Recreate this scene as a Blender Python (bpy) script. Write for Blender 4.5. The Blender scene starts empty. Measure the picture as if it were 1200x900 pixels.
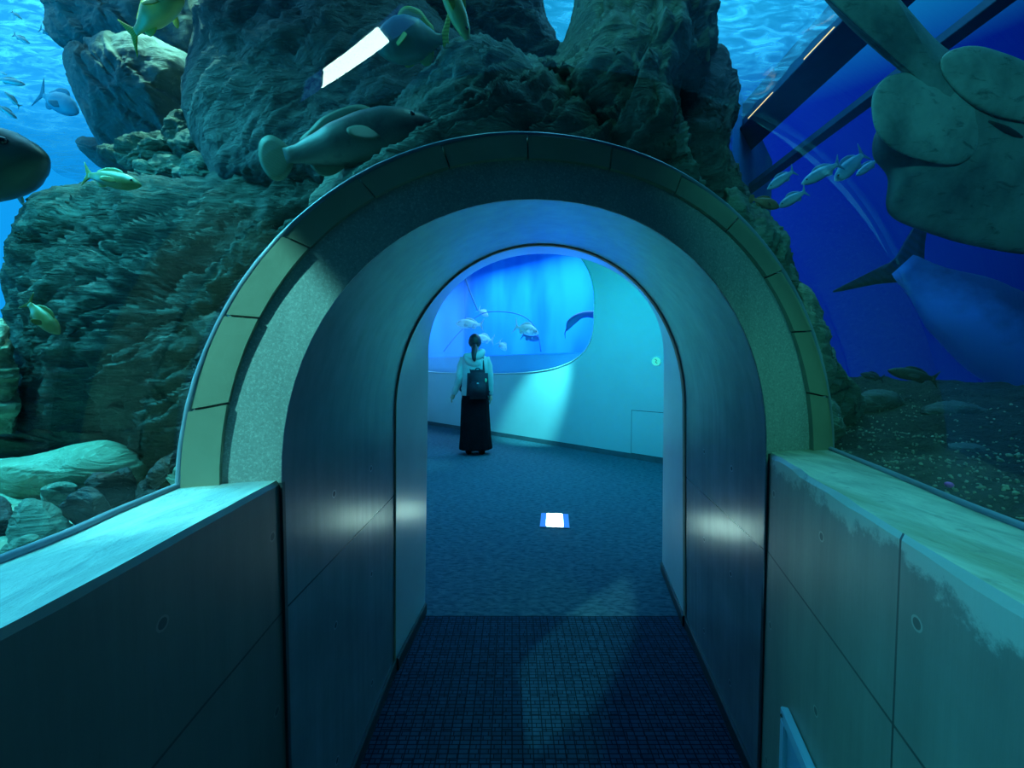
import bpy, bmesh, math, random, bisect
import numpy as np
from mathutils import Vector, Matrix, Euler, noise

random.seed(7)
SC = bpy.context.scene
COL = SC.collection
F = 450.0
PITCH = math.atan(18 / 450)
CAM = Vector((0, 0, 1.18))
FW = Vector((0, math.cos(PITCH), -math.sin(PITCH)))
UP = Vector((0, math.sin(PITCH), math.cos(PITCH)))


# ------------------------------------------------------------------ measuring helpers
def ray(x, y):
    return Vector(((x - 600) / F, 0, 0)) + UP * ((450 - y) / F) + FW

def H(x, y, z=0.0):
    d = ray(x, y)
    return CAM + d * ((z - CAM.z) / d.z)

def at(x, y, Y):
    d = ray(x, y)
    return CAM + d * (Y / d.y)


# ------------------------------------------------------------------ object helpers
def tag(o, label=None, cat=None, group=None, kind=None):
    if label: o['label'] = label
    if cat: o['category'] = cat
    if group: o['group'] = group
    if kind: o['kind'] = kind
    return o

def empty(name, mat, label, cat, group=None):
    o = bpy.data.objects.new(name, None)
    o.empty_display_size = .05
    COL.objects.link(o)
    o.matrix_world = mat
    return tag(o, label, cat, group)

def link(name, me, mat=None, parent=None, smooth=True):
    o = bpy.data.objects.new(name, me)
    COL.objects.link(o)
    if mat: me.materials.append(mat)
    if parent: o.parent = parent
    if smooth:
        me.polygons.foreach_set('use_smooth', [True] * len(me.polygons))
    me.update()
    return o

def from_bm(name, bm, mat=None, parent=None, smooth=True, recalc=True):
    if recalc: bmesh.ops.recalc_face_normals(bm, faces=bm.faces)
    me = bpy.data.meshes.new(name)
    bm.to_mesh(me); bm.free()
    return link(name, me, mat, parent, smooth)

def pydata(name, vs, fs, mat=None, parent=None, smooth=False, recalc=True):
    bm = bmesh.new()
    bv = [bm.verts.new(v) for v in vs]
    for f in fs:
        try: bm.faces.new([bv[i] for i in f])
        except ValueError: pass
    return from_bm(name, bm, mat, parent, smooth, recalc)

def box_bm(bm, lo, hi, M=None, bev=0.0):
    r = bmesh.ops.create_cube(bm, size=1)
    vs = r['verts']
    c = (Vector(lo) + Vector(hi)) / 2; s = Vector(hi) - Vector(lo)
    for v in vs:
        v.co = Vector((v.co.x * s.x, v.co.y * s.y, v.co.z * s.z)) + c
    if bev:
        es = list({e for v in vs for e in v.link_edges})
        g = bmesh.ops.bevel(bm, geom=es, offset=bev, segments=2, affect='EDGES')
        vs = list({v for f in g['faces'] for v in f.verts} | {v for v in vs if v.is_valid})
    if M:
        bmesh.ops.transform(bm, matrix=M, verts=[v for v in vs if v.is_valid])

def loft(rings, closed_ring=False, caps=False):
    """rings: list of equally long point lists -> verts, faces"""
    n = len(rings[0]); vs = [p for r in rings for p in r]; fs = []
    for i in range(len(rings) - 1):
        for j in range(n if closed_ring else n - 1):
            k = (j + 1) % n
            fs.append((i * n + j, i * n + k, (i + 1) * n + k, (i + 1) * n + j))
    if caps:
        fs.append(tuple(range(n)))
        fs.append(tuple((len(rings) - 1) * n + j for j in range(n)))
    return vs, fs

def tube_bm(bm, pts, rad, seg=10):
    pts = [Vector(p) for p in pts]
    rad = rad if isinstance(rad, (list, tuple)) else [rad] * len(pts)
    rings = []
    up = Vector((0.13, 0.21, 1)).normalized()
    for i, p in enumerate(pts):
        t = (pts[min(i + 1, len(pts) - 1)] - pts[max(i - 1, 0)]).normalized()
        a = t.cross(up)
        if a.length < 1e-3: a = t.cross(Vector((1, 0, 0)))
        a.normalize(); b = t.cross(a)
        rings.append([p + (a * math.cos(2 * math.pi * k / seg) + b * math.sin(2 * math.pi * k / seg)) * rad[i] for k in range(seg)])
    vs, fs = loft(rings, True, True)
    bv = [bm.verts.new(v) for v in vs]
    for f in fs: bm.faces.new([bv[i] for i in f])

def catmull(P, n, closed=False):
    P = [Vector(p) for p in P]; m = len(P); out = []
    segs = m if closed else m - 1
    for i in range(n):
        u = i / (n if closed else n - 1) * segs
        k = min(int(u), segs - 1); t = u - k
        g = (lambda q: P[q % m]) if closed else (lambda q: P[max(0, min(m - 1, q))])
        a, b, c, d = g(k - 1), g(k), g(k + 1), g(k + 2)
        out.append(.5 * ((2 * b) + (c - a) * t + (2 * a - 5 * b + 4 * c - d) * t * t + (3 * b - a - 3 * c + d) * t ** 3))
    return out


# ------------------------------------------------------------------ node helpers
class NT:
    def __init__(s, name):
        s.m = bpy.data.materials.new(name); s.m.use_nodes = True
        s.t = s.m.node_tree; s.t.nodes.clear()
        s.out = s.n('ShaderNodeOutputMaterial')
    def n(s, typ, ins=None, **kw):
        nd = s.t.nodes.new(typ)
        for k, v in kw.items(): setattr(nd, k, v)
        for k, v in (ins or {}).items():
            if hasattr(v, 'is_output') or isinstance(v, bpy.types.NodeSocket): s.t.links.new(v, nd.inputs[k])
            else: nd.inputs[k].default_value = v
        return nd
    def math(s, op, a, b=None, c=None, clamp=False):
        nd = s.t.nodes.new('ShaderNodeMath'); nd.operation = op; nd.use_clamp = clamp
        for i, v in enumerate((a, b, c)):
            if v is None: continue
            if isinstance(v, bpy.types.NodeSocket): s.t.links.new(v, nd.inputs[i])
            else: nd.inputs[i].default_value = v
        return nd.outputs[0]
    def mix(s, f, a, b, typ='MIX'):
        nd = s.t.nodes.new('ShaderNodeMix'); nd.data_type = 'RGBA'; nd.blend_type = typ
        for i, v in ((0, f), (6, a), (7, b)):
            if isinstance(v, bpy.types.NodeSocket): s.t.links.new(v, nd.inputs[i])
            else: nd.inputs[i].default_value = v if i == 0 else (*v[:3], 1)
        return nd.outputs[2]
    def ramp(s, f, stops):
        nd = s.t.nodes.new('ShaderNodeValToRGB'); el = nd.color_ramp.elements
        while len(el) < len(stops): el.new(.5)
        for e, (p, c) in zip(el, stops):
            e.position = p; e.color = (*c[:3], 1) if not isinstance(c, (int, float)) else (c, c, c, 1)
        s.t.links.new(f, nd.inputs[0])
        return nd.outputs[0]
    def coord(s, kind='Object'):
        return s.n('ShaderNodeTexCoord').outputs[kind]
    def noise(s, scale, detail=6, rough=.55, vec=None, dist=0.0):
        return s.n('ShaderNodeTexNoise', {'Vector': vec or s.coord(), 'Scale': scale, 'Detail': detail, 'Roughness': rough, 'Distortion': dist}).outputs[0]
    def mapping(s, scale=(1, 1, 1), rot=(0, 0, 0), vec=None):
        return s.n('ShaderNodeMapping', {'Vector': vec or s.coord(), 'Scale': scale, 'Rotation': rot}).outputs[0]
    def bump(s, h, strength=.5, dist=.02, normal=None):
        d = {'Height': h, 'Strength': strength, 'Distance': dist}
        if normal: d['Normal'] = normal
        return s.n('ShaderNodeBump', d).outputs[0]
    def bsdf(s, col, rough=.6, metal=0.0, normal=None, spec=.5, **ex):
        d = {'Base Color': col if isinstance(col, bpy.types.NodeSocket) else (*col[:3], 1), 'Roughness': rough, 'Metallic': metal, 'Specular IOR Level': spec}
        if normal: d['Normal'] = normal
        d.update(ex)
        b = s.n('ShaderNodeBsdfPrincipled', d)
        s.t.links.new(b.outputs[0], s.out.inputs[0])
        return b
    def surf(s, sock): s.t.links.new(sock, s.out.inputs[0])

def simple(name, c1, c2=None, rough=.6, nscale=8, bump=0.0, metal=0.0, spec=.5, **ex):
    t = NT(name)
    if c2 is None: c2 = tuple(x * .75 for x in c1)
    f = t.noise(nscale)
    col = t.mix(t.ramp(f, [(.35, 0.0), (.65, 1.0)]), c1, c2)
    nm = t.bump(t.noise(nscale * 5), bump, .01) if bump else None
    t.bsdf(col, rough, metal, nm, spec, **ex)
    return t.m

def emit(name, col, strength):
    t = NT(name)
    e = t.n('ShaderNodeEmission', {'Color': (*col, 1), 'Strength': strength})
    t.surf(e.outputs[0])
    return t.m

def rock_mat(name, c1, c2, c3, strata=(0.0, 0.35, 0.0), sscale=(4, 4, 26), bs=.9, rough=.85):
    t = NT(name)
    v = t.mapping(sscale, strata)
    st = t.noise(1.0, 8, .6, v, 1.2)
    big = t.noise(2.2, 5, .55)
    fine = t.noise(38, 6, .65)
    col = t.mix(t.ramp(st, [(.35, 0.0), (.62, 1.0)]), c1, c2)
    col = t.mix(t.ramp(big, [(.42, 0.0), (.68, 1.0)]), col, c3)
    col = t.mix(t.ramp(fine, [(.55, 0.0), (.75, .6)]), col, tuple(min(1, x * 2.0) for x in c2))
    n1 = t.bump(st, bs, .05)
    n2 = t.bump(fine, bs * .7, .012, n1)
    t.bsdf(col, rough, 0, n2, .35)
    return t.m

def concrete_mat(name, c1, c2, rough=.42, bloom=0.0, grid=True, spec=.5, joints=(), speck=False, tied=(.86, .515, .15), pitch=.25, offs=.03, band=.695):
    """UV: u = metres along the wall, v = metres above the floor. Form-board joints and tie holes are cut by the bump."""
    t = NT(name)
    uv = t.n('ShaderNodeUVMap').outputs[0] if grid else t.coord()
    cl = t.noise(3.0, 7, .6); st = t.noise(1.0, 6, .6, t.mapping((26, 26, 2.0)))
    fine = t.noise(60, 5, .6)
    col = t.mix(t.ramp(cl, [(.3, 0.0), (.7, 1.0)]), c1, c2)
    col = t.mix(t.ramp(st, [(.3, 0.0), (.8, .5)]), col, tuple(x * .6 for x in c1))
    if speck:
        col = t.mix(t.ramp(t.noise(190, 4, .75), [(.5, 0.0), (.7, .55)]), col, tuple(min(1, x * 1.7) for x in c2))
        col = t.mix(t.ramp(t.noise(150, 4, .75), [(.34, .45), (.48, 0.0)]), col, tuple(x * .55 for x in c1))
    h = t.math('MULTIPLY', fine, .08)
    h = t.math('ADD', h, t.math('MULTIPLY', st, .25))
    if grid:
        sp = t.n('ShaderNodeSeparateXYZ', {0: uv}); u, vv = sp.outputs[0], sp.outputs[1]
        line = t.math('LESS_THAN', t.math('ABSOLUTE', t.math('SUBTRACT', vv, band)), .0022)
        for j in joints:
            line = t.math('MAXIMUM', line, t.math('LESS_THAN', t.math('ABSOLUTE', t.math('SUBTRACT', u, j)), .002))
        hole = None
        uu = t.math('SUBTRACT', t.math('PINGPONG', t.math('ADD', u, offs), pitch / 2), 0.0)
        for z in tied:
            d = t.math('SQRT', t.math('ADD', t.math('POWER', uu, 2.0), t.math('POWER', t.math('SUBTRACT', vv, z), 2.0)))
            hole = d if hole is None else t.math('MINIMUM', hole, d)
        inn = t.math('LESS_THAN', hole, .0070)
        rim = t.math('SUBTRACT', t.math('LESS_THAN', hole, .0100), inn)
        if bloom:
            e = t.n('ShaderNodeMapRange', {0: vv, 1: .86, 2: .955, 3: 0.0, 4: .55}).outputs[0]
            g = t.math('ADD', e, t.math('MULTIPLY', t.math('SUBTRACT', t.noise(9, 8, .75), .5), 1.1))
            col = t.mix(t.ramp(g, [(.34, 0.0), (.46, bloom)]), col, tuple(min(1, x * 2.0) for x in c2))
        col = t.mix(line, col, tuple(x * .3 for x in c1))
        col = t.mix(t.math('MULTIPLY', inn, .75), col, tuple(x * .35 for x in c1))
        col = t.mix(t.math('MULTIPLY', rim, .5), col, tuple(min(1, x * 1.6) for x in c2))
        h = t.math('SUBTRACT', h, t.math('MULTIPLY', t.math('MAXIMUM', line, inn), .8))
    nm = t.bump(h, .5, .006)
    t.bsdf(col, rough, 0, nm, spec)
    return t.m


# ------------------------------------------------------------------ materials
M = {}
M['conc_left_shaded'] = concrete_mat('concrete_left_shaded', (.10, .105, .09), (.15, .15, .13), .45)  # same concrete as the right wall, its shade painted into the colour
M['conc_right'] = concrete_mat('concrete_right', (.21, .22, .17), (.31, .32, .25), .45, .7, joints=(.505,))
M['conc_pass'] = concrete_mat('concrete_passage', (.18, .19, .20), (.29, .30, .32), .27, spec=.55)
M['conc_face'] = concrete_mat('concrete_face', (.34, .35, .33), (.46, .46, .43), .75, grid=False, speck=True)
M['collar'] = simple('collar_sealant', (.28, .28, .20), (.34, .33, .24), .6, 5, .15)
M['collar_edge'] = simple('collar_edge', (.30, .36, .45), (.2, .25, .33), .3, 5)
M['rim'] = simple('brown_rim', (.6, .48, .34), (.5, .4, .28), .5, 9)
M['jamb'] = simple('jamb_paint', (.62, .66, .66), (.55, .58, .58), .28, 4)
M['base'] = simple('baseboard_rubber', (.03, .04, .045), (.045, .05, .055), .5, 9)
M['room_wall'] = simple('room_wall_paint', (.62, .66, .66), (.58, .62, .62), .55, 2)
M['dark'] = simple('dark_wall', (.02, .025, .03), (.03, .035, .04), .7, 2)
M['white'] = simple('white_metal', (.7, .72, .72), (.65, .67, .67), .35, 5)

def sill_mat(name, c1, c2, c3):
    t = NT(name)
    a = t.noise(7, 8, .65, t.mapping((2.2, .8, 1)), 1.5); b = t.noise(45, 5, .65); g = t.noise(3, 4, .5, t.mapping((4, .7, 1)))
    col = t.mix(t.ramp(a, [(.38, 0.0), (.62, 1.0)]), c1, c2)
    col = t.mix(t.ramp(g, [(.5, 0.0), (.66, .8)]), col, c3)
    col = t.mix(t.ramp(b, [(.58, 0.0), (.75, .55)]), col, tuple(x * .4 for x in c1))
    t.bsdf(col, .55, 0, t.bump(t.math('ADD', a, t.math('MULTIPLY', b, .4)), .6, .012), .4)
    return t.m
M['sill_left'] = sill_mat('sill_left', (.38, .42, .42), (.62, .64, .60), (.30, .40, .45))
M['sill_right'] = sill_mat('sill_right', (.36, .38, .30), (.58, .58, .46), (.27, .27, .16))

def carpet_mat(name):
    t = NT(name)
    v = t.mapping((1, 1, 1))
    wob = t.noise(30, 3, .5)
    br = t.n('ShaderNodeTexBrick', {'Vector': v, 'Color1': (1, 1, 1, 1), 'Color2': (.72, .72, .72, 1), 'Mortar': (0, 0, 0, 1), 'Scale': 1.0, 'Mortar Size': .0016, 'Mortar Smooth': .3, 'Brick Width': .056, 'Row Height': .0145}, offset=.37, offset_frequency=2, squash=.55, squash_frequency=3)
    br2 = t.n('ShaderNodeTexBrick', {'Vector': t.mapping((1, 1, 1), (0, 0, math.pi / 2)), 'Color1': (1, 1, 1, 1), 'Color2': (.85, .85, .85, 1), 'Mortar': (.1, .1, .1, 1), 'Scale': 1.0, 'Mortar Size': .0022, 'Mortar Smooth': .3, 'Brick Width': .11, 'Row Height': .033}, offset=.43, offset_frequency=2, squash=.7, squash_frequency=2)
    f = t.math('MULTIPLY', t.n('ShaderNodeRGBToBW', {0: br.outputs[0]}).outputs[0], t.n('ShaderNodeRGBToBW', {0: br2.outputs[0]}).outputs[0])
    f = t.math('MULTIPLY', f, t.math('ADD', t.math('MULTIPLY', wob, .8), .55))
    col = t.mix(f, (.004, .012, .022), (.03, .08, .145))
    t.bsdf(col, .95, 0, t.bump(t.math('ADD', f, t.math('MULTIPLY', t.noise(400, 3), .4)), .6, .004), .1)
    return t.m
M['carpet'] = carpet_mat('carpet_blocks')
def carpet2_mat(name):
    t = NT(name)
    a = t.noise(1.0, 5, .6, t.mapping((22, 60, 1), (0, 0, .45)), .6); b = t.noise(160, 4, .6)
    col = t.mix(t.ramp(a, [(.36, 0.0), (.62, 1.0)]), (.04, .085, .12), (.11, .17, .215))
    t.bsdf(col, .95, 0, t.bump(t.math('ADD', a, t.math('MULTIPLY', b, .5)), .5, .006), .1)
    return t.m
M['carpet_room'] = carpet2_mat('carpet_flecked')

def acrylic_mat(name, ior=1.49, boost=1.0):
    t = NT(name)
    fr = t.n('ShaderNodeFresnel', {'IOR': ior}).outputs[0]
    g = t.n('ShaderNodeBsdfGlossy', {'Color': (1, 1, 1, 1), 'Roughness': 0.0})
    tr = t.n('ShaderNodeBsdfTransparent', {'Color': (.97, .99, .99, 1)})
    mx = t.n('ShaderNodeMixShader', {0: t.math('MULTIPLY', fr, boost), 1: tr.outputs[0], 2: g.outputs[0]})
    t.surf(mx.outputs[0])
    return t.m
M['acrylic'] = acrylic_mat('clear_acrylic')

M['rock_strata'] = rock_mat('strata_rock', (.038, .065, .055), (.09, .145, .125), (.06, .10, .085), (0, .62, 0), (3.5, 5, 26), 1.4)
M['rock_dark'] = rock_mat('dark_rock', (.05, .07, .07), (.10, .13, .125), (.075, .10, .10), (.3, -.9, 0), (5, 5, 14))
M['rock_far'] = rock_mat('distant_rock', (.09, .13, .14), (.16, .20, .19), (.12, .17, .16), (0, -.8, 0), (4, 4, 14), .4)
M['rock_green'] = rock_mat('green_rock', (.055, .10, .08), (.14, .23, .19), (.09, .16, .12), (0, .9, 0), (4, 4, 14))
M['rock_pale'] = rock_mat('pale_rock', (.16, .20, .14), (.33, .38, .29), (.24, .29, .19), (0, .15, 0), (4, 4, 16), .7)
M['rock_black'] = rock_mat('black_rock', (.006, .007, .008), (.016, .02, .022), (.010, .012, .013), (0, .3, 0), (7, 7, 16), 1.0, .55)
M['gravel'] = rock_mat('gravel_bed', (.012, .016, .013), (.05, .06, .045), (.02, .025, .02), (0, 0, 0), (30, 30, 30), 1.0)
M['pebble'] = simple('pale_grit', (.42, .46, .34), (.16, .18, .12), .6, 30)


# ------------------------------------------------------------------ plan of the portal and passage
class Plane:
    def __init__(s, L, R):
        s.L = Vector((L.x, L.y, 0)); d = Vector((R.x - L.x, R.y - L.y, 0)); s.w = d.length; s.u = d.normalized()
        s.n = Vector((-s.u.y, s.u.x, 0))                      # pointing away from the camera
    def P(s, a, z, off=0.0): return s.L + s.u * a + s.n * off + Vector((0, 0, z))

def arch(c, a, z0, b, n, s0, s1, na=40, nl=8):
    """profile (s, z) from the left floor over the arch to the right floor"""
    pts = []
    for i in range(nl):
        t = i / nl
        pts.append((s0 + (c - a - s0) * t, z0 * t))
    for i in range(na + 1):
        th = math.pi - math.pi * i / na
        cx, sx = math.cos(th), math.sin(th)
        pts.append((c + a * math.copysign(abs(cx) ** (2 / n), cx), z0 + b * abs(sx) ** (2 / n)))
    for i in range(nl):
        t = (i + 1) / nl
        pts.append((c + a + (s1 - c - a) * t, z0 * (1 - t)))
    return pts

PORT = Plane(H(329, 562, .96), H(901, 529, .96))
PEND = Plane(H(462, 786), H(804, 734))
FAR = Plane(H(498, 718), H(776, 668))
A_in = arch(.5812, .579, .955, .6032, 2.1, -.002, PORT.w)
A_mid = arch(.600, .7010, .93, .712, 2.14, -.101, 1.301)
A_out = arch(.599, .7632, .91, .778, 2.07, -.1642, 1.3622)
A_pe = arch(.6365, .6233, .993, .6923, 2.06, 0, PEND.w)
A_far = arch(.6876, .6602, 1.245, .5249, 2.09, 0, FAR.w)

def kerb(o): return tag(o, kind='structure')

def uv_wall(o, fn):
    me = o.data; uv = me.uv_layers.new(name='UVMap')
    for p in me.polygons:
        for li in p.loop_indices:
            uv.data[li].uv = fn(me.vertices[me.loops[li].vertex_index].co)

# passage vault: walls and barrel, concrete, from the portal to the brown rim
steps = 10
rings = []
for k in range(steps + 1):
    t = k / steps
    rings.append([PORT.P(a, z).lerp(PEND.P(a2, z2), t) for (a, z), (a2, z2) in zip(A_in, A_pe)])
vs, fs = loft(rings)
o = pydata('wall_passage', vs, fs, M['conc_pass'], smooth=True, recalc=False)
uv_wall(o, lambda c: (c.y, c.z))
kerb(o)
# brown rim, then the painted jamb lining to the far edge
def inset(pl, A, d, off=0.0):
    c = Vector((sum(a for a, z in A) / len(A), .9))
    out = []
    for i, (a, z) in enumerate(A):
        p0, p1 = A[max(0, i - 1)], A[min(len(A) - 1, i + 1)]
        t = Vector((p1[0] - p0[0], p1[1] - p0[1])).normalized(); n = Vector((t.y, -t.x))
        out.append(pl.P(a + n.x * d, max(0, z + n.y * d), off))
    return out
r0 = inset(PEND, A_pe, 0.0, -.004); r1 = inset(PEND, A_pe, .006, -.004); r2 = inset(PEND, A_pe, .006, .012)
vs, fs = loft([r0, r1, r2]); kerb(pydata('trim_1', vs, fs, M['rim'], smooth=False, recalc=False))
r3 = [PEND.P(a, z).lerp(FAR.P(a2, z2), 1.0) for (a, z), (a2, z2) in zip(A_pe, A_far)]
j0 = inset(PEND, A_pe, .005, .004)
vs, fs = loft([[a.lerp(b, k / 6) for a, b in zip(j0, r3)] for k in range(7)])
kerb(pydata('wall_jamb', vs, fs, M['jamb'], smooth=True, recalc=False))

# portal face: speckled concrete ring between the opening and the collar; outer shell running back
def strip_mat_ring(A, pl, off): return [pl.P(a, z, off) for a, z in A]
face_rings = [strip_mat_ring(A_in, PORT, .0), strip_mat_ring(A_in, PORT, -.004)]
N = len(A_in)
for k in range(1, 5):
    t = k / 4
    face_rings.append([PORT.P(a + (a2 - a) * t, z + (z2 - z) * t, -.004) for (a, z), (a2, z2) in zip(A_in, A_mid)])
face_rings.append([PORT.P(a, z, -.004) for a, z in A_out])
face_rings.append([PORT.P(a, z, .25) for a, z in A_out])
face_rings.append([PORT.P(a, z, .25).lerp(FAR.P(a2 * 1.12 - .08, z2 * 1.06 + .03), 1) for (a, z), (a2, z2) in zip(A_out, A_far)])
vs, fs = loft(face_rings)
portal = kerb(pydata('wall_portal', vs, fs, M['conc_face'], smooth=False, recalc=False))
# tan collar of separate panels round the arch + thin bluish outer edge
nP = 13
i0, i1 = 0, len(A_mid) - 1
# choose arch samples above the sill
def lerpA(A, s):
    x = s * (len(A) - 1); k = min(int(x), len(A) - 2); f = x - k
    return (A[k][0] + (A[k + 1][0] - A[k][0]) * f, A[k][1] + (A[k + 1][1] - A[k][1]) * f)
s_lo, s_hi = 7.95 / (N - 1), (N - 1 - 7.95) / (N - 1)
for k in range(nP):
    a0 = s_lo + (s_hi - s_lo) * k / nP + .0007; a1 = s_lo + (s_hi - s_lo) * (k + 1) / nP - .0007
    R0, R1, R2, R3 = [], [], [], []
    m = 7
    tl = random.uniform(-.0015, .0015)
    for q in range(m):
        s = a0 + (a1 - a0) * q / (m - 1)
        pm, po = lerpA(A_mid, s), lerpA(A_out, s)
        lift = .014 + tl + .003 * q / (m - 1)
        R0.append(PORT.P(*pm, -.004)); R1.append(PORT.P(*pm, -lift)); R2.append(PORT.P(*po, -lift - .004)); R3.append(PORT.P(*po, -.004))
    vs = R0 + R1 + R2 + R3; fs = []
    for q in range(m - 1):
        for r in range(4):
            rr = (r + 1) % 4
            fs.append((r * m + q, r * m + q + 1, rr * m + q + 1, rr * m + q))
    fs += [(0, m, 2 * m, 3 * m), (m - 1, 2 * m - 1, 3 * m - 1, 4 * m - 1)]
    pydata('collar_panel', vs, fs, M['collar'], portal, smooth=False)
R = []
for q in range(90):
    s = s_lo + (s_hi - s_lo) * q / 89
    a, z = lerpA(A_out, s); R.append(PORT.P(a + (.003 if a > .6 else -.003), z + .003, -.016))
bm = bmesh.new(); tube_bm(bm, R, .005, 8); from_bm('collar_edge', bm, M['collar_edge'], portal)

# parapets -------------------------------------------------------------
PLI = [H(329, 562, .96), H(0, 740, .96)]; PLO = [H(223, 565, .96), H(0, 659, .96)]
PRI = [H(901, 529, .96), H(1200, 713, .96)]; PRO = [H(968, 525, .96), H(1200, 620, .96)]
def poly_side(p0, p1, dirs):
    pts = [p0, p0.lerp(p1, .5), p1]
    d = (p1 - p0).normalized()
    last = p1
    for t, ln in dirs:
        d = Vector((d.x * (1 - t) + -.12 * t, d.y * (1 - t) - 1 * t, 0)).normalized()
        last = last + d * ln; pts.append(last)
    return pts
back = [(.5, .25), (1, .5), (1, .7), (1, .9)]
LI = poly_side(*PLI, back); LO = [p.copy() for p in LI]
RI = poly_side(*PRI, back); RO = [p.copy() for p in RI]
LO[0], LO[1], LO[2] = PLO[0], PLO[0].lerp(PLO[1], .5), PLO[1]
RO[0], RO[1], RO[2] = PRO[0], PRO[0].lerp(PRO[1], .5), PRO[1]
for k in range(3, len(LO)):
    LO[k] = LI[k] + Vector((-.17, 0, 0)); RO[k] = RI[k] + Vector((.20, 0, 0))
def parapet(side, I, O, mat, smat, jag):
    n = 60
    I = catmull(I, n); O = catmull(O, n)
    rg = []
    for i, (a, b) in enumerate(zip(I, O)):
        w = (noise.noise(a * 14) * .5 + noise.noise(a * 40) * .35) * jag
        e = (b - a).normalized()
        rg.append([Vector((a.x, a.y, 0)), Vector((a.x, a.y, .5)), Vector((a.x, a.y, .952 - abs(w) * .6)), a + e * .006 + Vector((0, 0, w * .25)), a.lerp(b, .5), Vector(b), Vector((b.x, b.y, 0))])
    vs, fs = loft(rg)
    m = len(rg[0])
    o = pydata('wall_' + side, vs, fs, mat, smooth=False, recalc=False)
    o.data.materials.append(smat)
    for i, p in enumerate(o.data.polygons):
        j = i % (m - 1)
        p.material_index = 1 if j in (3, 4) else 0
    uv_wall(o, lambda c: (c.y, c.z))
    return kerb(o)
parapet('left', LI, LO, M['conc_left_shaded'], M['sill_left'], .006)
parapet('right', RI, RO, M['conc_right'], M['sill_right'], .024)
# dark vertical joints where the parapets meet the portal
for nm, p in (('trim_2', PORT.P(0, 0)), ('trim_3', PORT.P(PORT.w, 0))):
    bm = bmesh.new(); s = 1 if nm == 'trim_2' else -1
    box_bm(bm, (p.x - .004 + s * .002, p.y - .006, 0), (p.x + .004 + s * .002, p.y + .004, .955))
    kerb(from_bm(nm, bm, M['base'], smooth=False))

# acrylic half-cylinder ----------------------------------------------------
VK, VA, VW = .102, 88, 32
secs = [[PORT.P(a, z, -.008) for a, z in A_out if z >= .90]]
nS = len(secs[0])
for k in range(1, 40):
    t = k / 39
    L = catmull(LO, 40)[k]; Rr = catmull(RO, 40)[k]
    c = (L + Rr) / 2; rv = (Rr - L) / 2; r = rv.length
    hgt = .735 - .008 * min(1, t * 2)
    ring = []
    for q in range(nS):
        th = math.pi - math.pi * q / (nS - 1)
        q0 = Vector((c.x, c.y, .955)); off = rv * math.cos(th) + Vector((0, 0, hgt * math.sin(th)))
        yy = (q0 + off).y; ang = math.degrees(math.pi - th)
        sag = 1 - VK * max(0, min(1, (.86 - yy) / .6)) * math.exp(-((ang - VA) / (VW if ang < VA else VW * 3.0)) ** 2)      # sag shaped in to move the floor light's reflection left of the crown
        ring.append(q0 + off * sag)
    secs.append(ring)
vs, fs = loft(secs)
vault = kerb(pydata('window_1', vs, fs, M['acrylic'], smooth=True, recalc=False))
sm = vault.modifiers.new('smooth', 'SUBSURF'); sm.levels = 1; sm.render_levels = 1
# thin sealant line where acrylic meets the sills
for nm, O in (('trim_4', LO), ('trim_5', RO)):
    bm = bmesh.new(); tube_bm(bm, [p + Vector((0, 0, .003)) for p in catmull(O, 40)], .006, 8)
    kerb(from_bm(nm, bm, M['collar_edge']))

# floors -----------------------------------------------------------------
SPLIT = H(640, 722).y
def floor_piece(name, poly, mat, z=0.0):
    n = len(poly)
    vs = [Vector((x, y, z)) for x, y in poly] + [Vector((x, y, z - .08)) for x, y in poly]
    fs = [tuple(range(n)), tuple(range(2 * n - 1, n - 1, -1))] + [(i, (i + 1) % n, n + (i + 1) % n, n + i) for i in range(n)]
    return kerb(pydata(name, vs, fs, mat))
floor_piece('floor', [(-.95, -2.3), (.75, -2.3), (.95, 1.0), (1.05, SPLIT), (-.75, SPLIT), (-.8, .6)], M['carpet'])
floor_piece('floor_room', [(-.75, SPLIT), (1.05, SPLIT), (2.5, 2.7), (2.5, 5.0), (-2.8, 9.6)], M['carpet_room'], .001)
# skirting along the passage walls
def skirting(name, p, q, side):
    d = (q - p).normalized(); n = Vector((-d.y, d.x, 0)) * side
    vs = []
    for b in (p, q):
        for (o_, z) in ((0, 0), (.010, 0), (.010, .045), (.006, .05), (0, .05)): vs.append(b + n * o_ + Vector((0, 0, z)))
    fs = [(i, (i + 1) % 5, 5 + (i + 1) % 5, 5 + i) for i in range(5)] + [(0, 1, 2, 3, 4), (5, 6, 7, 8, 9)]
    return kerb(pydata(name, vs, fs, M['base']))
skirting('baseboard_left', PORT.P(0, 0), PEND.P(0, 0), -1)
skirting('baseboard_left_jamb', PEND.P(.008, 0), FAR.P(0, 0), -1)
skirting('baseboard_right', PORT.P(PORT.w, 0), PEND.P(PEND.w, 0), 1)
skirting('baseboard_right_jamb', PEND.P(PEND.w - .008, 0), FAR.P(FAR.w, 0), 1)

# unseen wall added behind the photographer, closing the tunnel against world light
b0, b1 = LO[-1], RO[-1]
pydata_ = [(b0.x - .5, b0.y, 0), (b1.x + .5, b1.y, 0), (b1.x + .5, b1.y, 2.0), (b0.x - .5, b0.y, 2.0)]
vs = [Vector(p) for p in pydata_] + [Vector(p) + Vector((0, -.15, 0)) for p in pydata_]
kerb(pydata('wall_light_block', vs, [(0, 1, 2, 3), (4, 5, 6, 7), (0, 1, 5, 4), (1, 2, 6, 5), (2, 3, 7, 6), (3, 0, 4, 7)], M['dark']))

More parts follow.
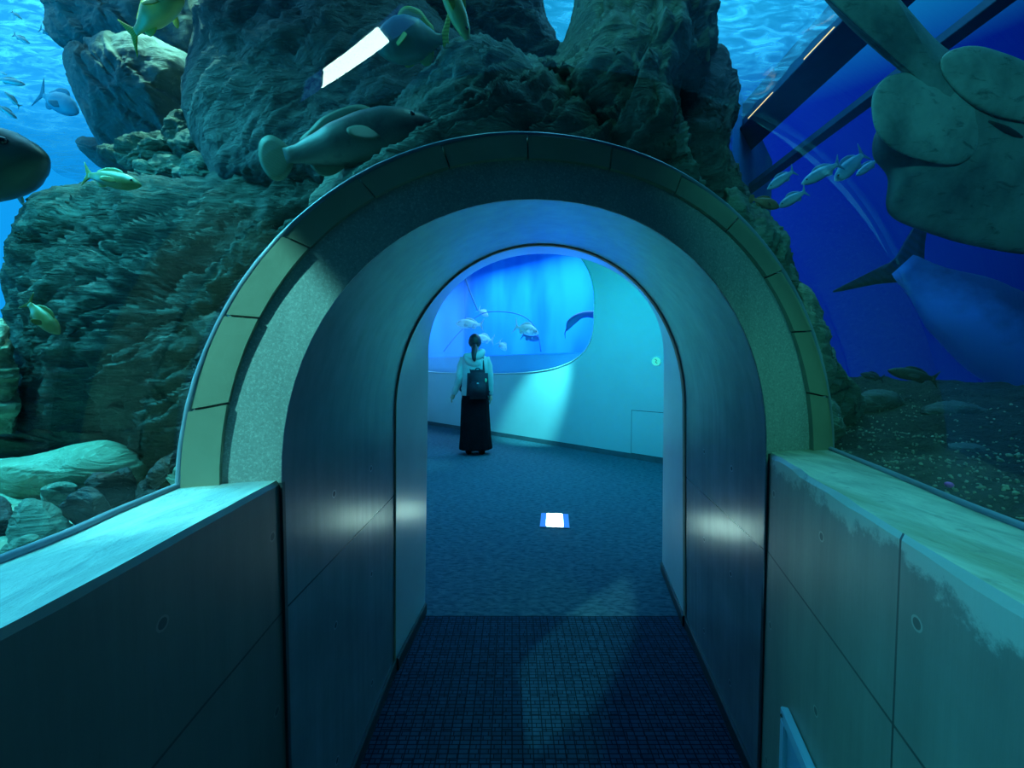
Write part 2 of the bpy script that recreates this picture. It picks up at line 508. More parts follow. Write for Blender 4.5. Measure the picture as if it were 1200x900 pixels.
# ------------------------------------------------------------------ the room beyond
W0, W1 = H(497.5, 496.5), H(777, 543.6)
WALL = Plane(W0, W1)
def ceil_z(p): return 2.05 + (p.y - 2.0) * .33
sA, sB = -1.25, 5.75
# window outline on the wall
wc, wa, wz = 1.5, 2.63, 2.09
NW = 96
def wpt(th, k=1.0):
    c, s = math.cos(th), math.sin(th)
    wb, wn = (1.45, 2.2) if s > 0 else (1.0, 3.8)
    return (wc + k * wa * math.copysign(abs(c) ** (2 / wn), c), wz + k * wb * math.copysign(abs(s) ** (2 / wn), s))
ths = [2 * math.pi * i / NW for i in range(NW)]
inner = [wpt(t) for t in ths]
def to_rect(a, z):
    dx, dz = a - wc, z - wz
    k = 1e9
    if dx > 1e-9: k = min(k, (sB - wc) / dx)
    if dx < -1e-9: k = min(k, (sA - wc) / dx)
    if dz > 1e-9: k = min(k, (4.6 - wz) / dz)
    if dz < -1e-9: k = min(k, (0 - wz) / dz)
    return wc + dx * k, wz + dz * k
outer = [to_rect(*p) for p in inner]
# make sure the rectangle corners exist
cor = [(sA, 0), (sB, 0), (sB, 4.6), (sA, 4.6)]
for c in cor:
    k = min(range(NW), key=lambda i: (outer[i][0] - c[0]) ** 2 + (outer[i][1] - c[1]) ** 2); outer[k] = c
rg = [[WALL.P(*p) for p in outer], [WALL.P(*p) for p in inner], [WALL.P(*p, .22) for p in inner]]
vs, fs = loft(rg, True)
wall_far = kerb(pydata('wall_far', vs, fs, M['room_wall'], recalc=False))
# pane of the viewing window
def disc(name, pts, mat, parent=None):
    n = len(pts)
    return pydata(name, pts, [tuple(range(n))], mat, parent)
kerb(disc('window_2', [WALL.P(*p, .03) for p in inner], acrylic_mat('window_acrylic', 1.3, .35)))
# thin frame line round the window
bm = bmesh.new(); tube_bm(bm, [WALL.P(*p, -.002) for p in inner] + [WALL.P(*inner[0], -.002)], .012, 6)
kerb(from_bm('trim_6', bm, M['room_wall']))
# side walls, entry wall, ceiling
LA = Vector((-.66, FAR.L.y - .05, 0)); LB = WALL.P(sA, 0)
RA = FAR.P(FAR.w + .35, 0); RB = WALL.P(sB, 0)
def quadwall(name, p, q, z0, z1, mat, th=.1):
    d = (q - p).normalized(); n = Vector((-d.y, d.x, 0)) * th
    vs = [p + Vector((0, 0, z0)), q + Vector((0, 0, z0)), q + Vector((0, 0, z1)), p + Vector((0, 0, z1))]
    vs = vs + [v + n for v in vs]
    return kerb(pydata(name, vs, [(0, 1, 2, 3), (4, 5, 6, 7), (0, 1, 5, 4), (1, 2, 6, 5), (2, 3, 7, 6), (3, 0, 4, 7)], mat))
def slopewall(name, p, q, mat, th):
    d = (q - p).normalized(); n = Vector((-d.y, d.x, 0)) * th
    vs = [p.copy(), q.copy(), q + Vector((0, 0, ceil_z(q))), p + Vector((0, 0, ceil_z(p)))]
    vs = vs + [v + n for v in vs]
    return kerb(pydata(name, vs, [(0, 1, 2, 3), (4, 5, 6, 7), (0, 1, 5, 4), (1, 2, 6, 5), (2, 3, 7, 6), (3, 0, 4, 7)], mat))
slopewall('wall_room_left', LA, LB, M['room_wall'], .1)
slopewall('wall_room_right', RA, RB, M['room_wall'], -.1)
# entry wall round the arch
e0 = FAR.P(-.28, 0); e1 = FAR.P(FAR.w + .35, 0)
ex = []
for a, z in A_far:
    dx, dz = a - FAR.w / 2, z - .6
    k = 1e9
    if dx > 1e-9: k = min(k, (FAR.w + .35 - FAR.w / 2) / dx)
    if dx < -1e-9: k = min(k, (-.28 - FAR.w / 2) / dx)
    if dz > 1e-9: k = min(k, (2.06 - .6) / dz)
    ex.append((FAR.w / 2 + dx * k, max(0, .6 + dz * k) if z > 0 else 0))
vs, fs = loft([[FAR.P(*p) for p in A_far], [FAR.P(*p) for p in ex], [FAR.P(*p, -.1) for p in ex]])
kerb(pydata('wall_entry', vs, fs, M['room_wall'], recalc=False))
cp = [e0, e1, RB, WALL.P(sB - .3, 0), LB, LA]
cv = [Vector((p.x, p.y, ceil_z(p))) for p in (LA + Vector((0, -.1, 0)), e1, RB, LB)]
vs = cv + [v + Vector((0, 0, .08)) for v in cv]
kerb(pydata('ceiling', vs, [(0, 1, 2, 3), (4, 5, 6, 7), (0, 1, 5, 4), (1, 2, 6, 5), (2, 3, 7, 6), (3, 0, 4, 7)], M['dark']))
# skirting on the far wall
bm = bmesh.new()
MW = Matrix.Translation(WALL.L) @ Matrix(((WALL.u.x, WALL.n.x, 0, 0), (WALL.u.y, WALL.n.y, 0, 0), (0, 0, 1, 0), (0, 0, 0, 1)))
box_bm(bm, (sA + .02, -.012, 0), (sB - .02, 0, .07), MW)
kerb(from_bm('baseboard_far', bm, simple('skirting_blue', (.10, .14, .16), None, .5), smooth=False))
# access hatch in the wall
hatch = kerb(empty('door_1', MW @ Matrix.Translation((4.98, 0, .34)), None, None))
bm = bmesh.new(); box_bm(bm, (-.285, -.004, -.27), (.285, .004, .30)); from_bm('hatch_gap', bm, M['base'], hatch, False)
bm = bmesh.new(); box_bm(bm, (-.278, -.009, -.263), (.278, .004, .293), None, .002); from_bm('hatch_panel', bm, M['room_wall'], hatch, False)
bm = bmesh.new(); bmesh.ops.create_cone(bm, cap_ends=True, segments=16, radius1=.012, radius2=.012, depth=.006, matrix=Matrix.Translation((.24, -.011, .02)) @ Matrix.Rotation(math.pi / 2, 4, 'X'))
from_bm('hatch_latch', bm, M['white'], hatch, False)
# round lit sign
sg = empty('round_sign', MW @ Matrix.Translation((5.015, -.003, 1.27)), 'small round glowing cyan sign high on the curved wall beside the passage jamb', 'sign')
RX = Matrix.Rotation(math.pi / 2, 4, 'X')
bm = bmesh.new(); bmesh.ops.create_cone(bm, cap_ends=True, segments=40, radius1=.066, radius2=.060, depth=.016, matrix=RX); from_bm('sign_rim', bm, M['white'], sg, False)
bm = bmesh.new(); bmesh.ops.create_cone(bm, cap_ends=True, segments=40, radius1=.054, radius2=.054, depth=.004, matrix=Matrix.Translation((0, -.010, 0)) @ RX); from_bm('sign_face', bm, emit('sign_glow', (.05, .85, .75), .95), sg, False)
bm = bmesh.new(); tube_bm(bm, [(-.014, -.0125, .026), (.012, -.0125, .010), (-.008, -.0125, -.006), (.016, -.0125, -.026)], .0045, 6); from_bm('sign_mark', bm, simple('sign_ink', (.01, .2, .22), None, .6), sg)

# tank behind the round window
TB = 2.6
bk = MW @ Matrix.Translation((0, .25, 0))
tm = NT('tank_blue'); cc = tm.noise(1.0, 3, .5, tm.mapping((1.2, 1.2, .35)))
tm.bsdf(tm.mix(tm.ramp(cc, [(.35, 0.0), (.65, 1.0)]), (.015, .22, .75), (.04, .40, .85)), .8, 0, None, .1)
tankbox = [Vector((sA - .5, .24, .55)), Vector((sB, .24, .55)), Vector((sB, TB, .55)), Vector((sA - .5, TB, .55))]
tv = [MW @ v for v in tankbox] + [MW @ (v + Vector((0, 0, 3.9))) for v in tankbox]
kerb(pydata('wall_window_tank', tv, [(0, 1, 2, 3), (0, 3, 7, 4), (1, 5, 6, 2), (2, 6, 7, 3)], tm.m, recalc=False))
bm = bmesh.new(); box_bm(bm, (sA - .4, .30, .6), (sB - .1, .55, 1.43), MW, .03); kerb(from_bm('trim_7', bm, simple('tank_kerb', (.14, .55, .95), (.12, .48, .9), .7, 2), smooth=False))

def light(name, typ, loc, target, energy, col, **kw):
    l = bpy.data.lights.new(name, typ); l.energy = energy; l.color = col
    for k, v in kw.items(): setattr(l, k, v)
    o = bpy.data.objects.new(name, l); COL.objects.link(o); o.location = loc
    o.rotation_euler = (Vector(target) - Vector(loc)).to_track_quat('-Z', 'Y').to_euler()
    return o
# tank lamps above the window tank
pc = MW @ Vector((1.9, 1.4, 3.8))
light('window_tank_lamp', 'AREA', pc, MW @ Vector((1.9, 1.5, 0)), 330, (.12, .55, 1.0), shape='RECTANGLE', size=6.0, size_y=1.2)
for i, (s, e) in enumerate(((.3, 120), (1.35, 170), (2.5, 150), (3.6, 110))):
    light('window_tank_spot', 'SPOT', MW @ Vector((s, 2.1, 3.75)), MW @ Vector((s + .15, 2.5, .9)), e, (.15, .75, 1.0), spot_size=.42, spot_blend=1.0, shadow_soft_size=.1)
# room lights
light('room_wash', 'AREA', (.55, 3.7, 2.50), (1.15, 5.5, .5), 44, (.0, .66, .85), shape='RECTANGLE', size=1.6, size_y=.6)
light('room_fill', 'AREA', (.2, 3.6, 2.45), (.2, 3.6, 0), 32, (.02, .42, 1.0), shape='RECTANGLE', size=1.4, size_y=1.4)
sp_t = MW @ Vector((3.12, 0, .60))
light('room_spot', 'SPOT', (.75, 4.6, 2.75), sp_t, 800, (.08, .95, 1.0), spot_size=.46, spot_blend=.9, shadow_soft_size=.06)
light('room_spot_floor', 'SPOT', (-.9, 4.6, 2.6), H(500, 546), 60, (.08, .80, 1.0), spot_size=.30, spot_blend=.8, shadow_soft_size=.06)

# recessed floor lights
M['lens'] = emit('lamp_lens', (.55, .98, .86), 26)
M['bluelens'] = emit('lamp_side_glass', (.03, .25, 1.0), 1.1)
def floor_light(p, yaw, w, d, label):
    r = empty('floor_light', Matrix.Translation(p) @ Matrix.Rotation(yaw, 4, 'Z'), label, 'floor light', 'recessed floor lights')
    bm = bmesh.new(); box_bm(bm, (-w / 2, -d / 2, 0.0005), (w / 2, d / 2, .006), None, .002); from_bm('frame', bm, simple('lamp_frame', (.10, .2, .4), None, .4), r, False)
    for s in (-1, 1):
        bm = bmesh.new(); box_bm(bm, (s * w * .39 - w * .085, -d * .46, .004), (s * w * .39 + w * .085, d * .46, .009), None, .001); from_bm('side_glass', bm, M['bluelens'], r, False)
    bm = bmesh.new(); box_bm(bm, (-w * .28, -d * .43, .004), (w * .28, d * .43, .012), None, .003); from_bm('lens', bm, M['lens'], r, False)
    return r
floor_light(H(650, 610.5) + Vector((0, 0, .001)), -.11, .225, .28, 'glowing white floor light with blue side strips set in the carpet of the far room')

# ------------------------------------------------------------------ rocks
def bed_normal(ax):
    return Euler(ax).to_matrix() @ Vector((0, 0, 1))

def keep_out(p):
    """push a rock vertex clear of the concrete passage and of the room behind it"""
    p = p.copy()
    if p.y < .6: return p
    e = FAR.n.dot(p - FAR.L); s = FAR.u.dot(p - FAR.L)
    if e > -.12 and -.42 < s < FAR.w + .48 and p.z < ceil_z(p) + .12:
        p = p - FAR.n * (e + .13)
    d0 = PORT.n.dot(p - PORT.L); d1 = FAR.n.dot(p - FAR.L)
    if d0 < .0 or d1 > 0: return p
    t = d0 / (d0 - d1)
    t2 = min(1, max(0, (d0 - .2) / max(.05, d0 - .2 - d1)))
    mx_ = lambda a, b: a + (b - a) * t2
    c, a, z0, b = mx_(.599, .68), mx_(.775, .76), mx_(.91, 1.26), mx_(.79, .58)
    q = PORT.L.lerp(FAR.L, t); u = PORT.u.lerp(FAR.u, t).normalized()
    sx_, dz = u.dot(p - q) - c, p.z - z0
    if dz <= 0:
        if abs(sx_) < a: p = p + u * (math.copysign(a, sx_) - sx_)
    else:
        r = ((abs(sx_) / a) ** 2.07 + (dz / b) ** 2.07) ** (1 / 2.07)
        if r < 1 and r > 1e-4:
            p = p + u * (sx_ / r - sx_); p.z = z0 + dz / r
    return p

def rock(name, label, out, Y, T, mat, slope=(0, 0), amp=.03, led=.03, lk=9, bed=(0, .4, 0), N=150, R=34, center=None, cat='rock', group=None, p=2.4, fs=3.2, backT=None, facets=0):
    """A solid boulder: outline seen from the camera side, rounded front and back, broken by bedding ledges.
    Y = distance of its middle; slope = change of distance per 100 px right / down."""
    out = catmull([Vector((a, b, 0)) for a, b in out], N, True)
    c = Vector((sum(q.x for q in out) / N, sum(q.y for q in out) / N, 0)) if center is None else Vector((*center, 0))
    bn = bed_normal(bed).normalized()
    pol = sorted((math.atan2(q.y - c.y, q.x - c.x), (q - c).length) for q in out)
    def rad_at(th):
        return min(pol, key=lambda e: abs(e[0] - th))[1] if N < 60 else pol[max(0, min(N - 1, bisect.bisect(pol, (th,)) - 1))][1]
    seed = Vector((len(COL.objects) * 3.17 % 50, 7.3, 1.9))
    def dep(px, py): return Y + slope[0] * (px - c.x) / 100 + slope[1] * (py - c.y) / 100
    bm = bmesh.new()
    fr, bk = [], []
    Tb = backT or T
    for k in range(R + 1):
        r = math.sin(math.pi / 2 * k / R) if k < R else 1.0
        h = (1 - r ** p) ** .5
        rf, rb = [], []
        for q in out:
            u = c + (q - c) * r
            d = dep(u.x, u.y)
            if k == 0 and rf: rf.append(rf[0]); rb.append(rb[0]); continue
            rf.append(bm.verts.new(at(u.x, u.y, d - T * h)))
            if k == R: rb.append(rf[-1])
            elif k % 3 == 0 or k == 0: rb.append(bm.verts.new(at(u.x, u.y, d + Tb * h)))
        fr.append(rf)
        if k == R or k % 3 == 0: bk.append(rb)
    for L, flip in ((fr, False), (bk, True)):
        for i in range(len(L) - 1):
            for j in range(N):
                k2 = (j + 1) % N
                if i == 0: f = (L[0][0], L[1][j], L[1][k2])
                else: f = (L[i][j], L[i + 1][j], L[i + 1][k2], L[i][k2])
                if len(set(f)) < 3: continue
                try: bm.faces.new(f[::-1] if flip else f)
                except ValueError: pass
    bmesh.ops.recalc_face_normals(bm, faces=bm.faces)
    if facets:                                            # broken faces: cut the lump by planes
        rf_ = random.Random(int(c.x * 7 + c.y))
        ce = sum((v.co for v in bm.verts), Vector()) / len(bm.verts)
        for _ in range(facets):
            n_ = Vector((rf_.uniform(-1, 1), rf_.uniform(-1.2, .2), rf_.uniform(-.6, 1))).normalized()
            ext = max(n_.dot(v.co - ce) for v in bm.verts) * rf_.uniform(.52, .8)
            for v in bm.verts:
                e_ = n_.dot(v.co - ce) - ext
                if e_ > 0: v.co -= n_ * e_
    bm.normal_update()
    new = []
    for v in bm.verts:
        q = v.co
        px_ = 600 + F * (q - CAM).x / FW.dot(q - CAM); py_ = 450 - F * UP.dot(q - CAM) / FW.dot(q - CAM)
        th_ = math.atan2(py_ - c.y, px_ - c.x); rr_ = math.hypot(px_ - c.x, py_ - c.y) / max(1, rad_at(th_))
        edge = 1 - .6 * min(1, rr_) ** 7
        n0 = noise.fractal(q * fs + seed, 1.0, 2.0, 4) * amp
        warp = noise.noise(q * 1.7 + seed) * .35 + noise.noise(q * 5 + seed) * .10
        t = q.dot(bn) * lk + warp * 1.6
        fr_ = t - math.floor(t)
        saw = (fr_ ** .6) - .5
        t2 = t * 2.7 + noise.noise(q * 9 + seed) * .8
        f2 = t2 - math.floor(t2)
        rug = noise.fractal(q * 16 + seed, 1.0, 2.1, 4)
        d = n0 + saw * led + ((f2 ** .7) - .5) * led * .4 + rug * amp * .28
        new.append(q + v.normal * d * edge)
    for v, q in zip(bm.verts, new): v.co = keep_out(q)
    o = from_bm(name, bm, mat)
    return tag(o, label, cat, group)

# -- left side
rock('strata_rock', 'huge dark strata rock sloping down beside the left of the concrete arch',
     [(10, 296), (22, 250), (42, 222), (95, 214), (150, 212), (225, 214), (262, 202), (330, 192), (420, 188), (500, 172), (470, 230), (400, 280), (345, 340), (310, 400), (290, 470), (280, 560), (225, 575), (170, 548), (120, 510), (60, 505), (16, 505), (14, 440), (6, 380)],
     1.50, .30, M['rock_strata'], slope=(-.05, -.10), amp=.075, led=.085, lk=6, fs=2.4, bed=(.1, -.66, 0), N=260, R=64, center=(230, 370), p=3.0, backT=.12)
rock('rim_rock', 'brightly lit cyan rock at the far left edge, beside the strata rock',
     [(-60, 330), (0, 372), (12, 400), (15, 440), (22, 500), (0, 512), (-60, 520), (-120, 430)], 1.30, .10, M['rock_pale'], amp=.03, led=.03, N=100, R=24)
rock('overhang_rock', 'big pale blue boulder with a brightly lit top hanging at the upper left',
     [(68, 50), (82, 44), (96, 52), (98, 40), (125, 30), (160, 34), (190, 48), (225, 70), (250, 130), (245, 200), (190, 205), (140, 196), (112, 165), (92, 122), (80, 92), (72, 70)],
     2.45, .28, M['rock_far'], slope=(-.12, -.02), amp=.028, led=.02, lk=5, facets=4, bed=(.2, .75, 0), N=190, R=40)
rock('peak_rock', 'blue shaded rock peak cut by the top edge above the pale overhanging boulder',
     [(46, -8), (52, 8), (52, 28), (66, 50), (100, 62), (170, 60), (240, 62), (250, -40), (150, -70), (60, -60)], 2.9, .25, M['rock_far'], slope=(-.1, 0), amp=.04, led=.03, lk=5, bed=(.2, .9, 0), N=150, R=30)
rock('ledge_rock', 'small pale-topped rock spur sticking out left below the overhanging boulder',
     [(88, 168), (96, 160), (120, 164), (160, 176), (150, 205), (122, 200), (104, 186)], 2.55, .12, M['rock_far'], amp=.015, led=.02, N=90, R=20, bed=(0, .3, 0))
rock('cliff_rock', 'tall dark blue rock face filling the upper left centre behind the big grouper',
     [(229, -20), (226, 30), (217, 78), (213, 120), (222, 150), (240, 185), (262, 215), (340, 235), (470, 230), (560, 200), (560, 90), (520, 20), (460, -50), (330, -90)],
     1.75, .35, M['rock_dark'], slope=(-.10, -.12), amp=.04, led=.03, lk=7, bed=(.3, -.75, 0), N=220, R=50, center=(370, 90), p=3.0, backT=.12)
# cluster of small rocks between them
for px, py, w, h, Y, lab in ((208, 160, 24, 26, 2.05, 'knobbly rock with a lit yellow-green crest wedged under the cliff'),
                             (168, 178, 42, 22, 1.98, 'lumpy brown rock behind the small yellow fish'),
                             (190, 202, 34, 20, 1.9, 'low rounded rock in front of the knobbly crest'),
                             (232, 200, 26, 18, 1.85, 'small rock tucked against the foot of the cliff'),
                             (222, 172, 20, 16, 1.95, 'lit rubble lump beside the edge of the cliff')):
    rock('coral_rock', lab, [(px + math.cos(t) * w * (1 + .2 * math.sin(3 * t + px)), py + math.sin(t) * h * (1 + .18 * math.cos(2 * t + py))) for t in [2 * math.pi * i / 12 for i in range(12)]],
         Y, .11, M['rock_green'], amp=.045, led=.02, fs=8, N=90, R=22, group='knobbly rocks at the foot of the cliff')
# -- above the arch
rock('arch_rock', 'dark rock mound with a lit ridge sitting right over the crown of the arch',
     [(405, 178), (455, 140), (488, 100), (512, 78), (530, 52), (560, 46), (604, 62), (650, 88), (690, 122), (745, 170), (760, 215), (690, 195), (610, 188), (520, 196), (450, 218), (380, 260), (365, 235)],
     1.34, .30, M['rock_green'], slope=(.02, -.08), amp=.04, led=.045, lk=9, bed=(.25, -.55, 0), N=220, R=46, center=(580, 135), p=3.0, backT=.14)
rock('back_rock', 'dark rock wall at the top centre behind the blue-green fish',
     [(440, -60), (430, 30), (450, 110), (560, 110), (655, 80), (650, 45), (638, 20), (630, -10), (615, -60)], 1.85, .25, M['rock_dark'], amp=.04, led=.04, lk=7, bed=(.2, -.3, 0), N=150, R=34)
rock('pointed_rock', 'tall craggy rock with a lit textured face right of the crown of the arch',
     [(655, 60), (672, 20), (690, -30), (760, -60), (835, -50), (834, 15), (836, 50), (800, 75), (790, 130), (815, 200), (845, 250), (780, 228), (720, 195), (680, 140), (620, 70), (640, 72)],
     1.42, .34, M['rock_green'], slope=(.0, -.10), amp=.045, led=.05, lk=7, bed=(.5, -1.0, 0), N=220, R=48, center=(745, 85), p=2.6)
rock('shoulder_rock', 'dark shadowed boulder forming the right shoulder below the pointed rock',
     [(795, 60), (820, 52), (848, 57), (858, 84), (865, 105), (858, 128), (852, 160), (862, 205), (884, 245), (898, 275), (880, 300), (845, 270), (790, 215), (775, 140)],
     1.62, .24, M['rock_dark'], slope=(.02, -.03), amp=.035, led=.03, lk=8, bed=(.3, -.9, 0), N=170, R=36)
rock('slope_rock', 'dark mossy rock running down the right side of the arch collar',
     [(850, 225), (884, 240), (908, 262), (924, 300), (936, 335), (950, 372), (966, 405), (985, 430), (1002, 455), (1010, 480), (985, 505), (955, 500), (935, 420), (900, 330)],
     1.52, .14, M['rock_green'], slope=(.12, .02), amp=.035, led=.035, lk=8, bed=(.3, -1.1, 0), N=170, R=30, center=(945, 385))
for pts, Y, lab in (([(935, 340), (950, 342), (962, 370), (972, 410), (978, 440), (965, 462), (948, 440)], 1.36, 'pale green mossy knob against the right collar, uppermost of two'),
                    ([(948, 465), (968, 462), (985, 478), (990, 505), (975, 520), (958, 510)], 1.32, 'pale green mossy knob against the right collar, just over the gravel')):
    rock('mossy_knob', lab, pts, Y, .07, M['rock_pale'], amp=.03, led=.02, N=80, R=20, group='mossy knobs by the collar')

# -- left seabed
def seabed(name, poly, zf, mat, nx=90, ny=90, amp=.02):
    xs = [p[0] for p in poly]; ys = [p[1] for p in poly]
    bm = bmesh.new(); g = []
    for i in range(nx + 1):
        row = []
        for j in range(ny + 1):
            u, v = i / nx, j / ny
            a = Vector(poly[0]).lerp(Vector(poly[1]), u); b = Vector(poly[3]).lerp(Vector(poly[2]), u); q = a.lerp(b, v)
            z = zf(q.x, q.y) + noise.fractal(Vector((q.x * 5, q.y * 5, 3)), 1, 2, 5) * amp
            row.append(bm.verts.new((q.x, q.y, z)))
        g.append(row)
    for i in range(nx):
        for j in range(ny): bm.faces.new((g[i][j], g[i + 1][j], g[i + 1][j + 1], g[i][j + 1]))
    ring = [g[i][0] for i in range(nx + 1)] + [g[nx][j] for j in range(1, ny + 1)] + [g[i][ny] for i in range(nx - 1, -1, -1)] + [g[0][j] for j in range(ny - 1, 0, -1)]
    low = [bm.verts.new((v.co.x, v.co.y, .2)) for v in ring]
    for k in range(len(ring)):
        bm.faces.new((ring[k], ring[(k + 1) % len(ring)], low[(k + 1) % len(ring)], low[k]))
    bm.faces.new(low)
    return kerb(from_bm(name, bm, mat))
seabed('ground_left', [(-3.4, -1.6), (-.72, -1.6), (-.68, 1.0), (-3.4, 3.0)], lambda x, y: .80 + .05 * max(0, -x - 1.0), M['rock_pale'])
rock('slab_rock', 'flat pale slab lying at the foot of the strata rock on the far left', [(-40, 512), (20, 500), (90, 495), (140, 497), (165, 512), (168, 530), (120, 530), (40, 540), (-40, 540)], 1.50, .14, M['rock_pale'], amp=.012, led=.03, lk=16, bed=(0, .05, 0), N=130, R=24)
rock('mound_rock', 'smooth pale green mound below the flat slab on the far left', [(-50, 545), (30, 535), (90, 520), (130, 517), (165, 535), (172, 560), (130, 585), (60, 600), (-50, 600)], 1.24, .20, M['rock_pale'], amp=.012, led=.008, lk=12, bed=(0, .1, 0), N=130, R=26, p=2.0)
for pts, Y, T, mt, lab in (
    ([(84, 560), (100, 552), (128, 556), (150, 548), (160, 565), (162, 590), (130, 602), (100, 590), (85, 578)], 1.0, .07, 'rock_black', 'black glossy boulder in the middle of the heap against the left glass'),
    ([(70, 585), (84, 572), (110, 572), (126, 588), (132, 606), (116, 618), (88, 622), (76, 608)], .90, .07, 'rock_black', 'black block with a pale lit top next to the left glass'),
    ([(152, 590), (156, 560), (178, 540), (204, 526), (210, 545), (205, 575), (182, 596)], 1.02, .06, 'rock_black', 'tall pointed black boulder nearest the left foot of the arch'),
    ([(8, 600), (25, 586), (60, 590), (82, 612), (80, 638), (50, 650), (14, 652), (4, 625)], .86, .07, 'rock_green', 'greenish angular boulder low at the left edge beside the sill'),
    ([(-20, 590), (2, 582), (12, 600), (10, 640), (-10, 655), (-30, 630)], .88, .06, 'rock_black', 'dark boulder cut by the left edge of the frame'),
    ([(4, 648), (18, 632), (42, 628), (46, 645), (20, 664), (2, 668)], .76, .04, 'rock_green', 'small wedge of rock with a pale top low at the left sill'),
    ([(198, 555), (212, 545), (224, 556), (222, 570), (206, 574)], 1.0, .04, 'rock_green', 'small pale green stone touching the foot of the collar'),
    ([(36, 575), (60, 566), (88, 570), (80, 592), (50, 596)], 1.02, .05, 'rock_green', 'mid-sized greenish stone behind the black block')):
    rock('boulder', lab, pts, Y, T, M[mt], amp=.010, led=.010, lk=14, fs=9, N=110, R=30, p=4.0, facets=11, cat='boulder', group='boulders heaped by the left glass')

# -- right seabed of dark gravel
def zr(x, y): return .86 + .115 * max(0, min(1.6, x - .75)) + .03 * max(0, y - 1.0)
seabed('ground_right', [(.74, -1.0), (2.5, -1.0), (3.0, 3.2), (1.12, 2.2)], zr, M['gravel'], 110, 130, .035)
bm = bmesh.new()
rg_ = random.Random(3)
for i in range(2200):
    y = rg_.uniform(.45, 2.3); x = .9 + .2 * max(0, y - 1) + abs(rg_.gauss(0, .5)) * .8
    z = zr(x, y) + noise.fractal(Vector((x * 5, y * 5, 3)), 1, 2, 5) * .035
    s = rg_.uniform(.0015, .0045) * (1.6 if rg_.random() < .08 else 1)
    mt_ = Matrix.Translation((x, y, z + s * .3)) @ Euler((rg_.uniform(0, 6), rg_.uniform(0, 6), rg_.uniform(0, 6))).to_matrix().to_4x4() @ Matrix.Diagonal((s * 1.5, s, s * .7, 1))
    bmesh.ops.create_icosphere(bm, subdivisions=1, radius=1, matrix=mt_)
tag(from_bm('gravel', bm, M['pebble'], smooth=False), 'pale grit scattered over the dark gravel bed behind the right sill', 'gravel', kind='stuff')
for pts, Y, mt, lab in (([(1092, 530), (1110, 520), (1140, 520), (1160, 528), (1158, 540), (1120, 545), (1095, 542)], 1.22, 'rock_dark', 'flat dark stone half sunk in the gravel in front of the right sill'),
                        ([(1080, 480), (1110, 472), (1150, 478), (1170, 492), (1130, 498), (1090, 494)], 1.62, 'rock_dark', 'low dark stone at the far edge of the gravel'),
                        ([(1002, 470), (1020, 458), (1050, 460), (1062, 474), (1040, 484), (1010, 484)], 1.8, 'rock_dark', 'dark hump of rock where the gravel meets the mossy slope')):
    rock('sunken_stone', lab, pts, Y, .08, M[mt], amp=.018, led=.012, N=80, R=18, group='stones in the right gravel')
for px, py, Y, c, lab in ((1072, 549, 0, (.08, .10, .9), 'bright blue pebble on the dark gravel'), (1112, 568, 0, (.9, .10, .65), 'bright pink pebble on the dark gravel')):
    q = H(px, py, .905)
    for _ in range(6):
        q = H(px, py, zr(q.x, q.y) + noise.fractal(Vector((q.x * 5, q.y * 5, 3)), 1, 2, 5) * .035 + .009)
    bm = bmesh.new(); bmesh.ops.create_icosphere(bm, subdivisions=3, radius=.0085, matrix=Matrix.Translation(q) @ Matrix.Diagonal((1.1, .9, .8, 1)))
    for v in bm.verts: v.co += v.normal * noise.noise(v.co * 120) * .002
    tag(from_bm('pebble', bm, simple('pebble_' + ('blue' if px < 1100 else 'pink'), c, None, .4, 40)), lab, 'pebble')

# ------------------------------------------------------------------ open water: surface above, steel beams, far blue
bm = bmesh.new(); g = []
nx, ny = 150, 130
for i in range(nx + 1):
    row = []
    for j in range(ny + 1):
        x = -7.0 + 9.8 * i / nx; y = -.5 + 7.0 * j / ny
        q = Vector((x * 2.2, y * 3.4, 0))
        z = 4.2 + noise.fractal(q, 1, 2, 4) * .05 + noise.noise(q * 3.1) * .015
        row.append(bm.verts.new((x, y, z)))
    g.append(row)
for i in range(nx):
    for j in range(ny): bm.faces.new((g[i][j], g[i + 1][j], g[i + 1][j + 1], g[i][j + 1]))
wt = NT('water_skin')
fr = wt.n('ShaderNodeTexCoord').outputs['Object']
st = wt.noise(1.0, 6, .62, wt.mapping((3, 9, 1), (0, 0, .5)), 1.6)
tl = wt.n('ShaderNodeBsdfTranslucent', {'Color': (.30, .85, 1.0, 1)})
tp = wt.n('ShaderNodeBsdfTransparent', {'Color': (.85, .97, 1.0, 1)})
gl = wt.n('ShaderNodeBsdfGlossy', {'Color': (.8, .95, 1, 1), 'Roughness': .15})
mm = wt.n('ShaderNodeMixShader', {0: wt.ramp(st, [(.44, .10), (.74, .62)]), 1: tp.outputs[0], 2: tl.outputs[0]})
mm = wt.n('ShaderNodeMixShader', {0: .08, 1: mm.outputs[0], 2: gl.outputs[0]})
wt.surf(mm.outputs[0])
tag(from_bm('water_surface', bm, wt.m), kind='structure')

